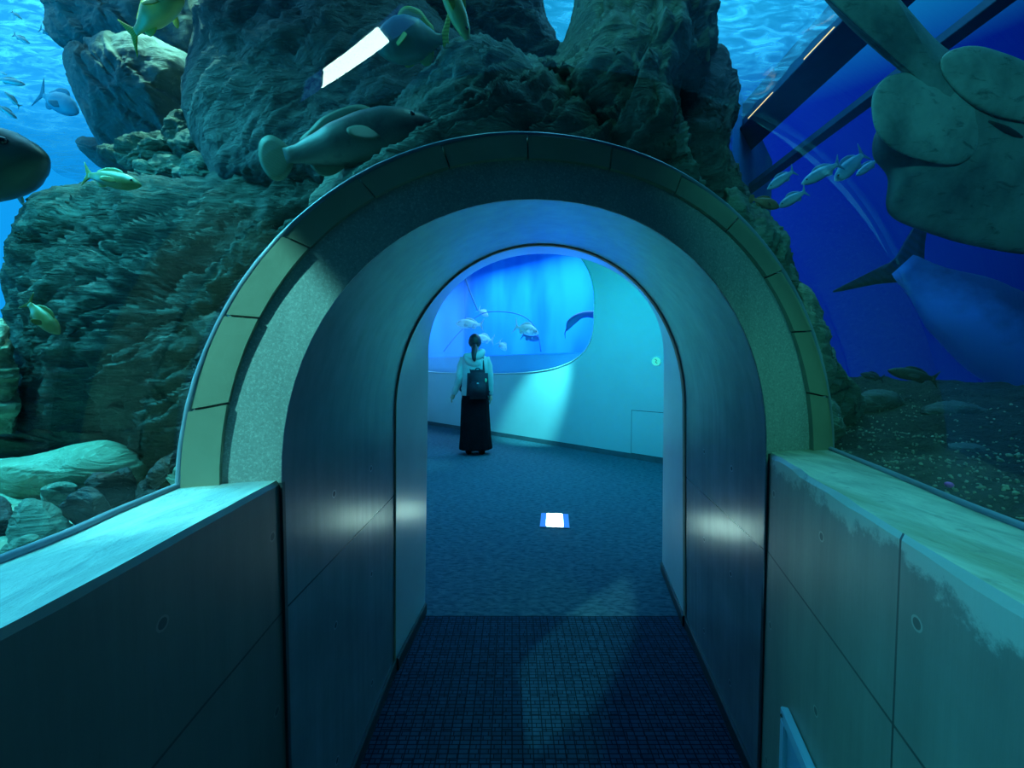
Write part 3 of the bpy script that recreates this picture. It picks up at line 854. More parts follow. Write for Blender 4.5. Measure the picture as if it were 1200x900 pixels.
def beam(name, X, Z, w, h, label, mat):
    bm = bmesh.new(); box_bm(bm, (X - w / 2, -.8, Z - h / 2), (X + w / 2, 9.5, Z + h / 2), None, .01)
    # flanges
    box_bm(bm, (X - w * .8, -.8, Z - h / 2 - .02), (X + w * .8, 9.5, Z - h / 2), None, .004)
    return tag(from_bm(name, bm, mat, smooth=False), label, 'beam')
M['beam'] = simple('beam_paint', (.02, .06, .12), (.03, .09, .16), .35, 3)
bo = beam('ceiling_beam', 2.92, 4.22, .26, .34, 'dark blue steel beam along the water surface at the upper right', M['beam'])
for yy, dy in ((3.42, .34), (4.2, .42)):
    bm = bmesh.new(); box_bm(bm, (2.765, yy, 4.10), (2.785, yy + dy, 4.115)); from_bm('lamp_strip', bm, emit('strip_glow', (1.0, .85, .35), 1.3), bo, False)
beam('cable_rail', 3.1, 3.54, .08, .07, 'thin dark rail running below the steel beam at the upper right', M['beam'])

w = bpy.data.worlds.new('open_water'); SC.world = w; w.use_nodes = True
t = w.node_tree; t.nodes.clear()
def wn_(typ, **kw):
    nd = t.nodes.new(typ)
    for k, v in kw.items(): setattr(nd, k, v)
    return nd
tc = wn_('ShaderNodeTexCoord'); sx = wn_('ShaderNodeSeparateXYZ'); t.links.new(tc.outputs['Generated'], sx.inputs[0])
mr = wn_('ShaderNodeMapRange'); t.links.new(sx.outputs[0], mr.inputs[0])
mr.inputs[1].default_value = -1; mr.inputs[2].default_value = 1
cr = wn_('ShaderNodeValToRGB'); t.links.new(mr.outputs[0], cr.inputs[0])
el = cr.color_ramp.elements
stops = [(0.0, (.004, .30, .88)), (.12, (.005, .36, .95)), (.30, (.004, .26, .75)), (.55, (.003, .10, .5)), (.76, (.001, .016, .36)), (.84, (0, .008, .20)), (.92, (0, .003, .075)), (1.0, (0, .002, .05))]
while len(el) < len(stops): el.new(.5)
for e, (p_, c_) in zip(el, stops): e.position = p_; e.color = (*c_, 1)
# brighter cyan towards the surface
mz = wn_('ShaderNodeMapRange'); t.links.new(sx.outputs[2], mz.inputs[0])
mz.inputs[1].default_value = .47; mz.inputs[2].default_value = .62
mx = wn_('ShaderNodeMix', data_type='RGBA'); t.links.new(mz.outputs[0], mx.inputs[0]); t.links.new(cr.outputs[0], mx.inputs[6]); mx.inputs[7].default_value = (.005, .30, .62, 1)
# glow dimmed behind the photographer, set to darken front-facing rocks, and towards the bed
my = wn_('ShaderNodeMapRange', interpolation_type='SMOOTHSTEP'); t.links.new(sx.outputs[1], my.inputs[0])
my.inputs[1].default_value = -.5; my.inputs[2].default_value = .35; my.inputs[3].default_value = .12; my.inputs[4].default_value = 1.0
ml = wn_('ShaderNodeMapRange', interpolation_type='SMOOTHSTEP'); t.links.new(sx.outputs[2], ml.inputs[0])
ml.inputs[1].default_value = -.5; ml.inputs[2].default_value = 0.0; ml.inputs[3].default_value = .2; ml.inputs[4].default_value = 1.0
mu = wn_('ShaderNodeMath', operation='MULTIPLY'); t.links.new(my.outputs[0], mu.inputs[0]); t.links.new(ml.outputs[0], mu.inputs[1])
bg = wn_('ShaderNodeBackground'); t.links.new(mx.outputs[2], bg.inputs[0]); t.links.new(mu.outputs[0], bg.inputs[1])
wo = wn_('ShaderNodeOutputWorld'); t.links.new(bg.outputs[0], wo.inputs[0])

# tank lamps and added fills
light('tank_lamp_left', 'AREA', (-2.0, .80, 3.0), (-1.35, 1.05, .8), 33, (.06, .82, 1.0), shape='RECTANGLE', size=1.0, size_y=.9, spread=1.5)
light('added_fill_blue', 'AREA', (-5.0, 1.2, 2.6), (-1.9, 2.2, 2.6), 70, (.0, .42, .9), shape='RECTANGLE', size=1.6, size_y=1.6)  # unseen blue fill added to tint far rock as water haze would
light('tank_lamp_sill', 'SPOT', (-.85, -.6, 2.75), (-.50, .55, .96), 5, (.10, .88, 1.0), spot_size=.50, spot_blend=.6, shadow_soft_size=.08)
light('tank_lamp_high', 'SPOT', (-2.35, 2.35, 4.1), (-1.9, 2.28, 3.0), 300, (.32, 1.0, .75), spot_size=.9, spot_blend=.6, shadow_soft_size=.08)
light('added_spot_ray', 'SPOT', (-.1, -.7, 2.3), (1.05, .85, 1.75), 48, (.06, .88, .92), spot_size=.75, spot_blend=.6, shadow_soft_size=.08)  # unseen spot added only to brighten the ray's underside
light('tank_lamp_portal', 'SPOT', (-1.25, -.45, 2.50), (-.62, .80, 1.10), 230, (.18, .95, .92), spot_size=.37, spot_blend=.16, shadow_soft_size=.03)
light('tank_lamp_crown', 'SPOT', (-.45, .15, 3.3), (.42, 1.25, 2.25), 26, (.14, 1.0, .72), spot_size=.62, spot_blend=.8, shadow_soft_size=.06)
light('tank_lamp_back', 'SPOT', (-.15, .95, 4.0), (.1, 1.30, 2.2), 30, (.12, .9, .9), spot_size=1.3, spot_blend=.7, shadow_soft_size=.08)
light('tank_lamp_right', 'SPOT', (1.05, -.5, 2.75), (.72, .62, .95), 55, (.10, 1.0, .70), spot_size=.62, spot_blend=.7, shadow_soft_size=.06)
light('surface_lamp', 'AREA', (-4.2, 3.0, 5.4), (-4.2, 3.0, 3), 160, (.20, .75, 1.0), shape='RECTANGLE', size=4.0, size_y=3.0)
light('surface_lamp_right', 'AREA', (1.7, 2.6, 5.4), (1.7, 2.6, 3), 110, (.12, .65, 1.0), shape='RECTANGLE', size=2.4, size_y=3.0)

# ------------------------------------------------------------------ fish
def skin_mat(name, back, belly, spots=None, rough=.45, ns=14, lines=False):
    t = NT(name)
    z = t.n('ShaderNodeSeparateXYZ', {0: t.coord('Generated')}).outputs[2]
    f = t.math('ADD', z, t.math('MULTIPLY', t.math('SUBTRACT', t.noise(6), .5), .5))
    col = t.mix(t.ramp(f, [(.30, 0.0), (.70, 1.0)]), belly, back)
    if spots:
        col = t.mix(t.ramp(t.noise(ns, 4, .6), [(.55, 0.0), (.66, .85)]), col, spots)
    t.bsdf(col, rough, 0, t.bump(t.noise(60, 4), .15, .004), .4)
    return t.m

def fin_mat(name, c, c2=None, freq=60):
    t = NT(name)
    wv = t.n('ShaderNodeTexWave', {'Vector': t.coord('Generated'), 'Scale': freq / 10, 'Distortion': 1.5, 'Detail': 2}, bands_direction='Z').outputs[0]
    col = t.mix(wv, c2 or tuple(x * .6 for x in c), c)
    b = t.bsdf(col, .5, 0, None, .3)
    return t.m

EYE = simple('fish_eye', (.01, .01, .012), None, .15, 5)
PROF = {
    'long': ([(-.36, .17), (-.30, .18), (-.20, .30), (-.05, .46), (.10, .56), (.22, .56), (.34, .44), (.43, .26), (.48, .12), (.50, .02)],
             [(-.36, .17), (-.30, .18), (-.20, .30), (-.05, .44), (.10, .52), (.22, .50), (.34, .42), (.43, .28), (.48, .15), (.50, .02)]),
    'deep': ([(-.36, .12), (-.30, .13), (-.22, .26), (-.08, .46), (.08, .56), (.20, .54), (.32, .43), (.42, .26), (.48, .12), (.50, .02)],
             [(-.36, .12), (-.30, .13), (-.22, .26), (-.08, .42), (.08, .46), (.20, .44), (.32, .36), (.42, .24), (.48, .12), (.50, .02)]),
    'slim': ([(-.40, .18), (-.32, .22), (-.15, .42), (.05, .52), (.22, .50), (.36, .36), (.45, .18), (.50, .02)],
             [(-.40, .18), (-.32, .22), (-.15, .42), (.05, .52), (.22, .50), (.36, .36), (.45, .18), (.50, .02)]),
}
def interp(tab, x):
    for (a, b), (c, d) in zip(tab, tab[1:]):
        if x <= c:
            t = (x - a) / (c - a); t = max(0, min(1, t)); t = t * t * (3 - 2 * t) * .4 + t * .6
            return b + (d - b) * t
    return tab[-1][1]

def fin_mesh(name, outline, mat, parent, thick, M=None, n=40):
    """a thin solid fin with rounded outline in the local x-z plane, thicker at its root"""
    o = catmull([Vector((a, 0, b)) for a, b in outline], n, True)
    c = sum(o, Vector()) / n
    bm = bmesh.new()
    L = []
    for k, (r, s) in enumerate(((1, .25), (.72, .8), (.38, 1))):
        L.append(([bm.verts.new(c + (q - c) * r + Vector((0, thick * s, 0))) for q in o], [bm.verts.new(c + (q - c) * r - Vector((0, thick * s, 0))) for q in o]))
    for j in range(n):
        k = (j + 1) % n
        bm.faces.new((L[0][0][j], L[0][0][k], L[0][1][k], L[0][1][j]))
        for i in range(2):
            for sd in (0, 1): bm.faces.new((L[i][sd][j], L[i][sd][k], L[i + 1][sd][k], L[i + 1][sd][j]))
    bm.faces.new(L[2][0]); bm.faces.new(L[2][1])
    if M: bmesh.ops.transform(bm, matrix=M, verts=bm.verts)
    return from_bm(name, bm, mat, parent)

def fish(name, label, tail, head, h, w, bm_, fm, style='long', tailk='fan', up=(0, 0, 1), cat='fish', group=None, dorsal=True, pect=True, anal=True, eye=True, detail=True, bend=0.0, tailm=None, belly=1.0):
    """tail / head = (px, py, Y); h, w = height and thickness over length"""
    a, b = at(*tail), at(*head)
    L = (b - a).length; x = (b - a).normalized()
    upv = Vector(up); y = upv.cross(x).normalized(); z = x.cross(y)
    Mw = Matrix.Translation((a + b) / 2) @ Matrix((x, y, z)).transposed().to_4x4()
    r = empty(name, Mw, label, cat, group)
    U, D = PROF[style]; hh = h * L * .9
    rings = []; x0 = U[0][0]
    nr, ns = (30, 20) if detail else (16, 12)
    for i in range(nr + 1):
        t = i / nr; xx = x0 + (.5 - x0) * (1 - (1 - t) ** 1.25)
        u, d = interp(U, xx) * hh, interp(D, xx) * hh * belly
        wd = w * L * .5 * (min(1, (interp(U, xx) / .50)) ** .85) * (1.0 if xx > -.1 else max(.25, 1 + (xx + .1) * 2.6))
        off = bend * L * (xx - .1) ** 2
        ring = []
        for k in range(ns):
            th = 2 * math.pi * k / ns; s, c = math.sin(th), math.cos(th)
            ring.append(Vector((xx * L, off + wd * math.copysign(abs(c) ** .85, c), s * (u if s > 0 else d))))
        rings.append(ring)
    vs, fs = loft(rings, True, True)
    # mouth: press a slit into the snout
    body = pydata('body', vs, fs, bm_, r, smooth=True)
    th = .006 * L
    tm_ = tailm or fm
    yb = bend * L * (x0 - .1) ** 2
    S = Matrix.Translation((0, yb, 0))
    if tailk == 'fan':
        ol = [(-.33, .05), (-.40, .42 * h / .3 * .30), (-.47, .34 * h / .3 * .30), (-.50, 0), (-.47, -.34 * h / .3 * .30), (-.40, -.40 * h / .3 * .30), (-.33, -.05)]
    else:
        k_ = h * 1.15
        ol = [(-.34, .03), (-.41, .30 * k_), (-.50, .62 * k_), (-.47, .30 * k_), (-.435, 0), (-.47, -.30 * k_), (-.50, -.58 * k_), (-.41, -.28 * k_), (-.34, -.03)]
    fin_mesh('tail_fin', [(p * L, q * L) for p, q in ol], tm_, r, th, S)
    if dorsal:
        n_ = 7; top = []
        for i in range(n_ + 1):
            xx = .20 - .46 * i / n_
            top.append((xx * L, interp(U, xx) * hh * .92 + L * h * (.10 + .16 * math.sin(math.pi * min(1, i / n_ * 1.05)) * (1 if i < 5 else 1.25)) * (0 if i == 0 else 1)))
        bot = [(xx * L, interp(U, xx) * hh * .75) for xx in (-.25, -.1, .05, .18)]
        fin_mesh('dorsal_fin', top + bot, fm, r, th)
    if anal:
        fin_mesh('anal_fin', [(-.05 * L, -interp(D, -.05) * hh * .7 * belly), (-.10 * L, -interp(D, -.1) * hh * .9 * belly - .13 * h * L), (-.20 * L, -interp(D, -.2) * hh * .9 * belly - .22 * h * L), (-.24 * L, -interp(D, -.24) * hh * .8 * belly)], fm, r, th)
    if pect:
        for s in (-1, 1):
            Mp = Matrix.Translation((.18 * L, s * w * L * .44, -.12 * h * L)) @ Matrix.Rotation(s * -.55, 4, 'Z') @ Matrix.Rotation(s * .35, 4, 'X')
            fin_mesh('pectoral_fin', [(.01 * L, .02 * L), (-.08 * L, .05 * L * h / .3), (-.17 * L, .01 * L), (-.16 * L, -.05 * L), (-.06 * L, -.05 * L * h / .3), (0, -.02 * L)], fm, r, th * .7, Mp, 24)
    if eye:
        for s in (-1, 1):
            xx = .385; zz = interp(U, xx) * hh * .42
            wd = w * L * .5 * (min(1, interp(U, xx) / .5) ** .85) * .86
            bmx = bmesh.new(); bmesh.ops.create_uvsphere(bmx, u_segments=14, v_segments=8, radius=.018 * L * (h / .3) ** .5, matrix=Matrix.Translation((xx * L, s * wd, zz)))
            from_bm('eye', bmx, EYE, r)
    return r

Fgray = skin_mat('grouper_skin', (.05, .07, .07), (.11, .14, .13), (.03, .04, .045))
Fgf = fin_mat('grouper_fin', (.17, .22, .14), (.09, .13, .09), 130)
fish('grouper', 'long mottled grouper with a pale fan tail above the left of the arch', (307, 192, 1.06), (510, 146, 1.10), .30, .20, Fgray, Fgf, 'long', 'fan', bend=-.1)
Fyel = skin_mat('yellow_skin', (.42, .42, .08), (.60, .62, .22))
Fyf = fin_mat('yellow_fin', (.75, .72, .10))
fish('yellow_fish', 'blurred yellow fish diving head up beside the lit boulder top at the upper left', (150, 46, 2.0), (215, -18, 1.9), .34, .2, Fyel, Fyf, 'long', 'fork', up=(-.6, 0, .8))
fish('yellow_fish', 'small yellow-green fish resting on the rim of the strata rock', (97, 204, 1.22), (166, 217, 1.20), .26, .18, skin_mat('olive_skin', (.10, .14, .04), (.20, .24, .09)), fin_mat('olive_fin', (.26, .28, .08)), 'slim', 'fork')
Fpar = skin_mat('wrasse_skin', (.05, .16, .22), (.12, .24, .20))
Fparf = fin_mat('wrasse_fin', (.45, .62, .15))
fish('wrasse', 'blue-green wrasse with yellow-green fins in front of the rock at the top centre', (532, 46, 1.22), (437, 52, 1.22), .62, .24, Fpar, Fparf, 'deep', 'fork', up=(.12, 0, 1), bend=.05)
fish('yellow_fish', 'bright yellow striped fish pointing down at the arch rock ridge', (505, -60, 1.15), (550, 50, 1.18), .22, .16, Fyel, Fyf, 'slim', 'fan', up=(1, 0, .3))
fish('yellow_fish', 'faint yellow-brown fish hovering before the shaded strata rock on the left', (30, 352, 1.02), (70, 392, 1.02), .36, .2, skin_mat('dull_yellow_skin', (.16, .16, .05), (.24, .22, .08)), fin_mat('dull_yellow_fin', (.22, .2, .06)), 'slim', 'fork', eye=False)
fish('rock_fish', 'pale greenish fish perched in the cleft of the pointed rock', (832, 60, 1.25), (786, 58, 1.22), .55, .3, skin_mat('rockfish_skin', (.22, .27, .15), (.34, .38, .24), (.1, .12, .08)), fin_mat('rockfish_fin', (.35, .34, .14)), 'deep', 'fan')
fish('brown_fish', 'little brown fish nosing out from the right shoulder rock', (878, 232, 1.30), (913, 243, 1.30), .34, .2, skin_mat('brown_skin', (.16, .09, .05), (.2, .12, .07)), fin_mat('brown_fin', (.16, .1, .05)), 'long', 'fan')
Fgrey = skin_mat('snapper_skin', (.03, .055, .05), (.07, .10, .06))
Fgreyf = fin_mat('snapper_fin', (.40, .42, .22))
fish('snapper', 'big olive fish entering from the left edge, its head toward the boulder', (-150, 214, 2.1), (54, 184, 2.0), .36, .22, Fgrey, Fgreyf, 'long', 'fork', up=(.15, 0, 1), dorsal=False)
Fsil = skin_mat('silver_skin', (.35, .55, .60), (.80, .90, .92), rough=.3)
Fsf = fin_mat('silver_fin', (.5, .65, .62))
for tl_, hd_, hh_, lab in (
    ((24, 126, 2.3), (5, 107, 2.3), .22, 'thin white fish, upper of the two nearest the left edge'),
    ((-4, 122, 2.2), (20, 139, 2.2), .22, 'thin white fish, lower of the two nearest the left edge'),
    ((13, 13, 2.4), (26, 23, 2.4), .2, 'thin white fish highest in the blue water at the top left corner'),
    ((-5, 92, 2.5), (30, 99, 2.5), .22, 'pale green streak-like fish in the middle of the left blue water'),
    ((15, 40, 2.6), (35, 51, 2.6), .26, 'pale teal fish left of the lit rock knob near the top'),
    ((8, 88, 3.2), (0, 84, 3.2), .3, 'tiny pale fish almost at the left edge')):
    fish('silver_fish', lab, tl_, hd_, hh_, .12, Fsil, Fsf, 'slim', 'fork', group='silver fish in the blue water on the left', pect=False, detail=False)
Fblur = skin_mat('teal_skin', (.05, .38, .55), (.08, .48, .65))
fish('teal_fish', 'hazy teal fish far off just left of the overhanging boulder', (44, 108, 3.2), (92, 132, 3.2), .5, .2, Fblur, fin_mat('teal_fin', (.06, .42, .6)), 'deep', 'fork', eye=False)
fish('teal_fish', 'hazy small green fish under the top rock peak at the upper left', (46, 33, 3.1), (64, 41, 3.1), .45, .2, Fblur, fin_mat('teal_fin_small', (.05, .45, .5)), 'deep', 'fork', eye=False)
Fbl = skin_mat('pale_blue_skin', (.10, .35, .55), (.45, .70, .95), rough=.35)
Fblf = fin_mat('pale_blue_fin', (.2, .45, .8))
for tl_, hd_, hh_, lab in (
    ((932, 199, 1.9), (899, 222, 1.9), .30, 'pale blue fish, leftmost of the shoal under the steel beam'),
    ((986, 190, 1.9), (939, 216, 1.9), .28, 'longest pale blue fish in the middle of the shoal under the beam'),
    ((946, 223, 1.8), (912, 243, 1.8), .32, 'bright pale blue fish, lowest of the shoal and near the brown fish'),
    ((1014, 178, 2.0), (978, 212, 2.0), .40, 'blue fish of the shoal just left of the big ray'),
    ((1030, 186, 2.1), (1003, 206, 2.1), .30, 'blue fish of the shoal half hidden by the edge of the big ray')):
    fish('pale_fish', lab, tl_, hd_, hh_, .16, Fbl, Fblf, 'slim', 'fork', group='pale blue shoal on the right', pect=False, detail=False)
fish('dark_fish', 'slim dark fish cruising over the gravel bed on the right', (1100, 445, 1.9), (1040, 434, 1.9), .24, .16, skin_mat('dark_skin', (.05, .07, .06), (.08, .10, .08)), fin_mat('dark_fin', (.05, .07, .06)), 'slim', 'fork')
fish('dark_fish', 'faint dark fish by the mossy slope, left of the slim dark fish', (1036, 444, 2.6), (1008, 438, 2.6), .3, .16, skin_mat('dim_skin', (.02, .03, .08), (.02, .04, .1)), fin_mat('dim_fin', (.02, .03, .08)), 'slim', 'fork', eye=False, detail=False)
fish('reflection_fish', 'huge pale fish-shaped stand-in for a likely reflection slanting through the deep blue at the right edge', (1030, 292, 3.4), (1330, 500, 2.9), .33, .2, skin_mat('haze_painted_skin', (.0, .05, .25), (.04, .24, .85), rough=.8), fin_mat('haze_painted_fin', (.005, .03, .12)), 'slim', 'fork', dorsal=False, eye=True, pect=False, anal=False)  # solid stand-in for a likely acrylic reflection; water haze painted into its blues

# guitar ray seen from below -------------------------------------------------
def ray_skin(name, c1, c2, c3):
    t = NT(name)
    a = t.noise(5, 6, .6); b = t.noise(1.0, 6, .65, t.mapping((16, 16, 50)), .8)
    col = t.mix(t.ramp(a, [(.38, 0.0), (.6, 1.0)]), c1, c2)
    col = t.mix(t.ramp(b, [(.56, 0.0), (.70, .8)]), col, c3)
    t.bsdf(col, .5, 0, t.bump(b, .2, .006), .4)
    return t.m
RM = ray_skin('ray_belly', (.07, .10, .10), (.24, .29, .27), (.04, .055, .05))
RM2 = ray_skin('ray_fin', (.11, .15, .14), (.34, .41, .38), (.04, .055, .05))
ray_o = empty('guitar_ray', Matrix.Translation(at(1130, 150, .95)), 'large grey ray seen from below with a thick shark-like tail at the upper right', 'ray')
bpy.context.view_layer.update()
def ray_part(name, pts, Y, T, mat, slope, center=None, N=200, p=2.6, amp=.004):
    o = rock(name, None, pts, Y, T, mat, slope=slope, amp=amp, led=0, N=N, R=40, center=center, p=p, cat=None)
    o.parent = ray_o; o.matrix_parent_inverse = ray_o.matrix_world.inverted()
    return o
ray_part('body', [(900, -75), (960, -8), (1000, 36), (1040, 70), (1076, 96), (1066, 126), (1030, 150), (1023, 182), (1040, 208), (1041, 250), (1085, 272), (1140, 288), (1210, 299), (1290, 296), (1350, 240), (1360, 150), (1300, 90), (1215, 78), (1150, 66), (1112, 58), (1060, 6), (1035, -25), (1000, -75)],
         .92, .05, RM, (.02, .03), (1130, 140), 260, 2.2)
ray_part('pelvic_fin', [(1021, 122), (1028, 101), (1045, 88), (1075, 84), (1103, 92), (1130, 108), (1150, 128), (1150, 168), (1125, 192), (1088, 190), (1050, 177), (1027, 155)], .862, .012, RM2, (.03, .02), None, 120, 3.0)
ray_part('pelvic_fin', [(1102, 72), (1118, 58), (1150, 55), (1200, 72), (1245, 100), (1236, 140), (1180, 140), (1135, 120), (1108, 94)], .868, .012, RM2, (.02, .02), None, 120, 3.0)
bpy.context.view_layer.update()
rb = [c for c in ray_o.children if c.name.startswith('body')][0]
sl = []
for px, py in ((1158, 142), (1168, 147), (1178, 152), (1188, 157), (1198, 161)):
    iv = rb.matrix_world.inverted()
    ok, lc, nn, _ = rb.ray_cast(iv @ CAM, (iv.to_3x3() @ ray(px, py)).normalized())
    sl.append(rb.matrix_world @ lc if ok else at(px, py, .87))
bm = bmesh.new(); tube_bm(bm, sl, [.002, .005, .007, .006, .002], 8)
o = from_bm('vent_slit', bm, simple('slit_dark', (.015, .02, .02), None, .6)); o.parent = ray_o; o.matrix_parent_inverse = ray_o.matrix_world.inverted()

# fish in the window tank -------------------------------------------------
Fw = skin_mat('white_fish_skin', (.75, .80, .70), (.85, .88, .80), (.25, .35, .35), ns=9)
Fwf = fin_mat('white_fish_fin', (.75, .85, .8))
for tl_, hd_, hh_, st_, lab in (
    ((602, 382, 6.9), (631, 391, 6.9), .46, 'deep', 'speckled white fish, the largest in the round window'),
    ((567, 381, 7.7), (534, 379, 7.7), .34, 'long', 'pale white fish swimming left above the person in the round window'),
    ((579, 399, 7.9), (556, 396, 7.9), .45, 'deep', 'white fish just right of the person head in the round window'),
    ((584, 400, 7.5), (593, 411, 7.5), .60, 'deep', 'small bright white fish low in the round window, alone above the kerb'),
    ((560, 362, 8.2), (572, 371, 8.2), .5, 'deep', 'small cyan fish at the foot of the dark diagonal line in the window')):
    fish('white_fish', lab, tl_, hd_, hh_, .18, Fw, Fwf, st_, 'fork', group='white fish in the round window')
Fdb = skin_mat('dark_blue_skin', (.02, .10, .30), (.05, .25, .45))
fish('blue_fish', 'dark blue fish right underneath the speckled white fish', (611, 392, 7.0), (632, 398, 7.0), .5, .2, Fdb, fin_mat('dark_blue_fin', (.05, .3, .5)), 'deep', 'fork')
ar = empty('eagle_ray', Matrix.Translation(at(690, 372, 6.4)), 'dark blue curved ray near the right rim of the round window', 'ray')
bpy.context.view_layer.update()
o = rock('body', None, [(664, 388), (664, 378), (670, 371), (680, 366), (692, 364), (708, 366), (715, 374), (700, 374), (688, 372), (678, 375), (671, 381)], 6.3, .05, skin_mat('eagle_skin', (.01, .10, .32), (.02, .16, .4)), amp=.004, led=0, N=80, R=14, center=(686, 369), cat=None)
o.parent = ar; o.matrix_parent_inverse = ar.matrix_world.inverted()
ta = at(664, 385, 6.3); bm = bmesh.new(); tube_bm(bm, [ta, ta + Vector((-.03, 0, -.08)), ta + Vector((-.02, 0, -.16))], [.012, .008, .003], 6)
o = from_bm('tail', bm, Fdb); o.parent = ar; o.matrix_parent_inverse = ar.matrix_world.inverted()
# pipe arc and guide rope seen through the round window
bm = bmesh.new(); tube_bm(bm, catmull([at(545, 325, 8.0), at(552, 345, 8.0), at(560, 364, 8.0)], 12), .018, 8)
tag(from_bm('guide_rope', bm, Fdb), 'dark diagonal rope hanging in the left of the round window', 'rope')
bm = bmesh.new(); tube_bm(bm, catmull([at(520, 412, 7.9), at(538, 390, 8.0), at(562, 369, 8.1), at(585, 365, 8.1), at(612, 370, 8.0), at(628, 385, 7.9), at(634, 412, 7.8)], 40), .012, 8)
tag(from_bm('pipe_arc', bm, simple('arc_paint', (.02, .25, .6), None, .6)), 'thin curved pipe arching behind the fish in the round window', 'pipe')

# ------------------------------------------------------------------ framed panel low on the right parapet
c_ = catmull(RI, 60)
def on_wall(y):
    for a, b in zip(c_, c_[1:]):
        if min(a.y, b.y) <= y <= max(a.y, b.y):
            return a.lerp(b, (y - a.y) / (b.y - a.y))
pa, pb = on_wall(.838), on_wall(.40)
d_ = (pb - pa); d_.z = 0; ln = d_.length; d_.normalize(); nrm = Vector((-d_.y, d_.x, 0))
if nrm.x > 0: nrm = -nrm
Mp = Matrix.Translation((pa.x, pa.y, 0)) @ Matrix(((d_.x, nrm.x, 0, 0), (d_.y, nrm.y, 0, 0), (0, 0, 1, 0), (0, 0, 0, 1)))
pn = empty('wall_panel', Mp @ Matrix.Translation((ln / 2, .002, .25)), 'pale blue framed access panel low on the right concrete parapet', 'panel')
hw, zz0, zz1 = ln / 2, -.17, .165
BL = simple('panel_blue', (.30, .55, .68), (.26, .50, .62), .4, 6)
for nm, lo, hi in (('frame_rail', (-hw, 0, zz1 - .028), (hw, .016, zz1)), ('frame_rail', (-hw, 0, zz0), (hw, .016, zz0 + .028)), ('frame_stile', (-hw, 0, zz0 + .028), (-hw + .024, .016, zz1 - .028)), ('frame_stile', (hw - .024, 0, zz0 + .028), (hw, .016, zz1 - .028))):
    bm = bmesh.new(); box_bm(bm, lo, hi, None, .002); from_bm(nm, bm, BL, pn, False)
bm = bmesh.new(); box_bm(bm, (-hw + .02, 0, zz0 + .02), (hw - .02, .009, zz1 - .02)); from_bm('panel_sheet', bm, simple('panel_sheet', (.18, .42, .60), (.16, .38, .55), .35, 6), pn, False)
for sx_ in (-hw + .012, -hw + .16, hw - .012):
    bm = bmesh.new(); bmesh.ops.create_uvsphere(bm, u_segments=12, v_segments=6, radius=.004, matrix=Matrix.Translation((sx_, .016, zz1 - .014))); from_bm('screw', bm, M['base'], pn)

# ------------------------------------------------------------------ the visitor
PX = H(557, 532).x; PY = H(557, 532).y
PMAT = Matrix.Translation((PX, PY, .002)) @ Matrix.Rotation(.10, 4, 'Z')
person = empty('person', PMAT, 'person with a ponytail in pale hooded jacket and long black skirt', 'person')
SKIN = simple('skin', (.55, .36, .26), (.50, .32, .23), .5, 20)
def capsule_chain(bm, pts, rad, seg=14): tube_bm(bm, pts, rad, seg)
bm = bmesh.new()
# trunk and legs
tube_bm(bm, [(0, 0, .80), (0, 0, .90), (0, .0, 1.02), (0, 0, 1.16), (0, -.005, 1.28), (0, -.005, 1.34), (0, 0, 1.375)], [.13, .145, .125, .135, .14, .10, .05], 18)
tube_bm(bm, [(0, 0, 1.34), (0, .005, 1.40), (0, .015, 1.46)], [.055, .05, .05], 14)
for s in (-1, 1):
    tube_bm(bm, [(s * .08, 0, .86), (s * .085, .0, .66), (s * .085, .01, .47), (s * .085, -.01, .34), (s * .085, -.01, .10), (s * .085, -.005, .05)], [.095, .075, .052, .050, .034, .038], 14)
    tube_bm(bm, [(s * .085, -.05, .04), (s * .087, .03, .035), (s * .092, .12, .022), (s * .094, .16, .018)], [.032, .036, .034, .016], 12)
arms = {-1: [(-.135, -.005, 1.320), (-.182, -.01, 1.21), (-.212, -.015, 1.06), (-.252, .03, .93), (-.292, .06, .83)],
        1: [(.135, -.005, 1.320), (.180, -.01, 1.21), (.200, -.02, 1.06), (.208, .01, .93), (.210, .03, .815)]}
for s, P_ in arms.items():
    tube_bm(bm, P_, [.052, .044, .038, .032, .024], 12)
    w_ = Vector(P_[-1]); dr = (w_ - Vector(P_[-2])).normalized(); sd = Vector((0, 1, 0)); sd = (sd - dr * sd.dot(dr)).normalized(); pn_ = dr.cross(sd)
    tube_bm(bm, [w_ - dr * .01, w_ + dr * .03, w_ + dr * .075], [.022, .029, .030], 10)
    tube_bm(bm, [w_ + dr * .01 + sd * .012, w_ + dr * .07 + sd * .016], [.02, .022], 10)
    tube_bm(bm, [w_ + dr * .01 - sd * .012, w_ + dr * .07 - sd * .016], [.02, .022], 10)
    for k, (o_, l_) in enumerate(((.030, .066), (.011, .075), (-.009, .070), (-.028, .055))):
        b_ = w_ + dr * .068 + sd * o_; cu = pn_ * (-.2 * s)
        tube_bm(bm, [b_, b_ + dr * l_ * .45, b_ + (dr + cu * .8) * l_ * .75, b_ + (dr * .92 + cu * 1.6) * l_], [.0095, .009, .0085, .007], 8)
    b_ = w_ + dr * .025 + sd * .02
    tube_bm(bm, [b_, b_ + (dr * .5 + sd * .8) * .028, b_ + (dr * .95 + sd * .6) * .055], [.013, .011, .008], 8)
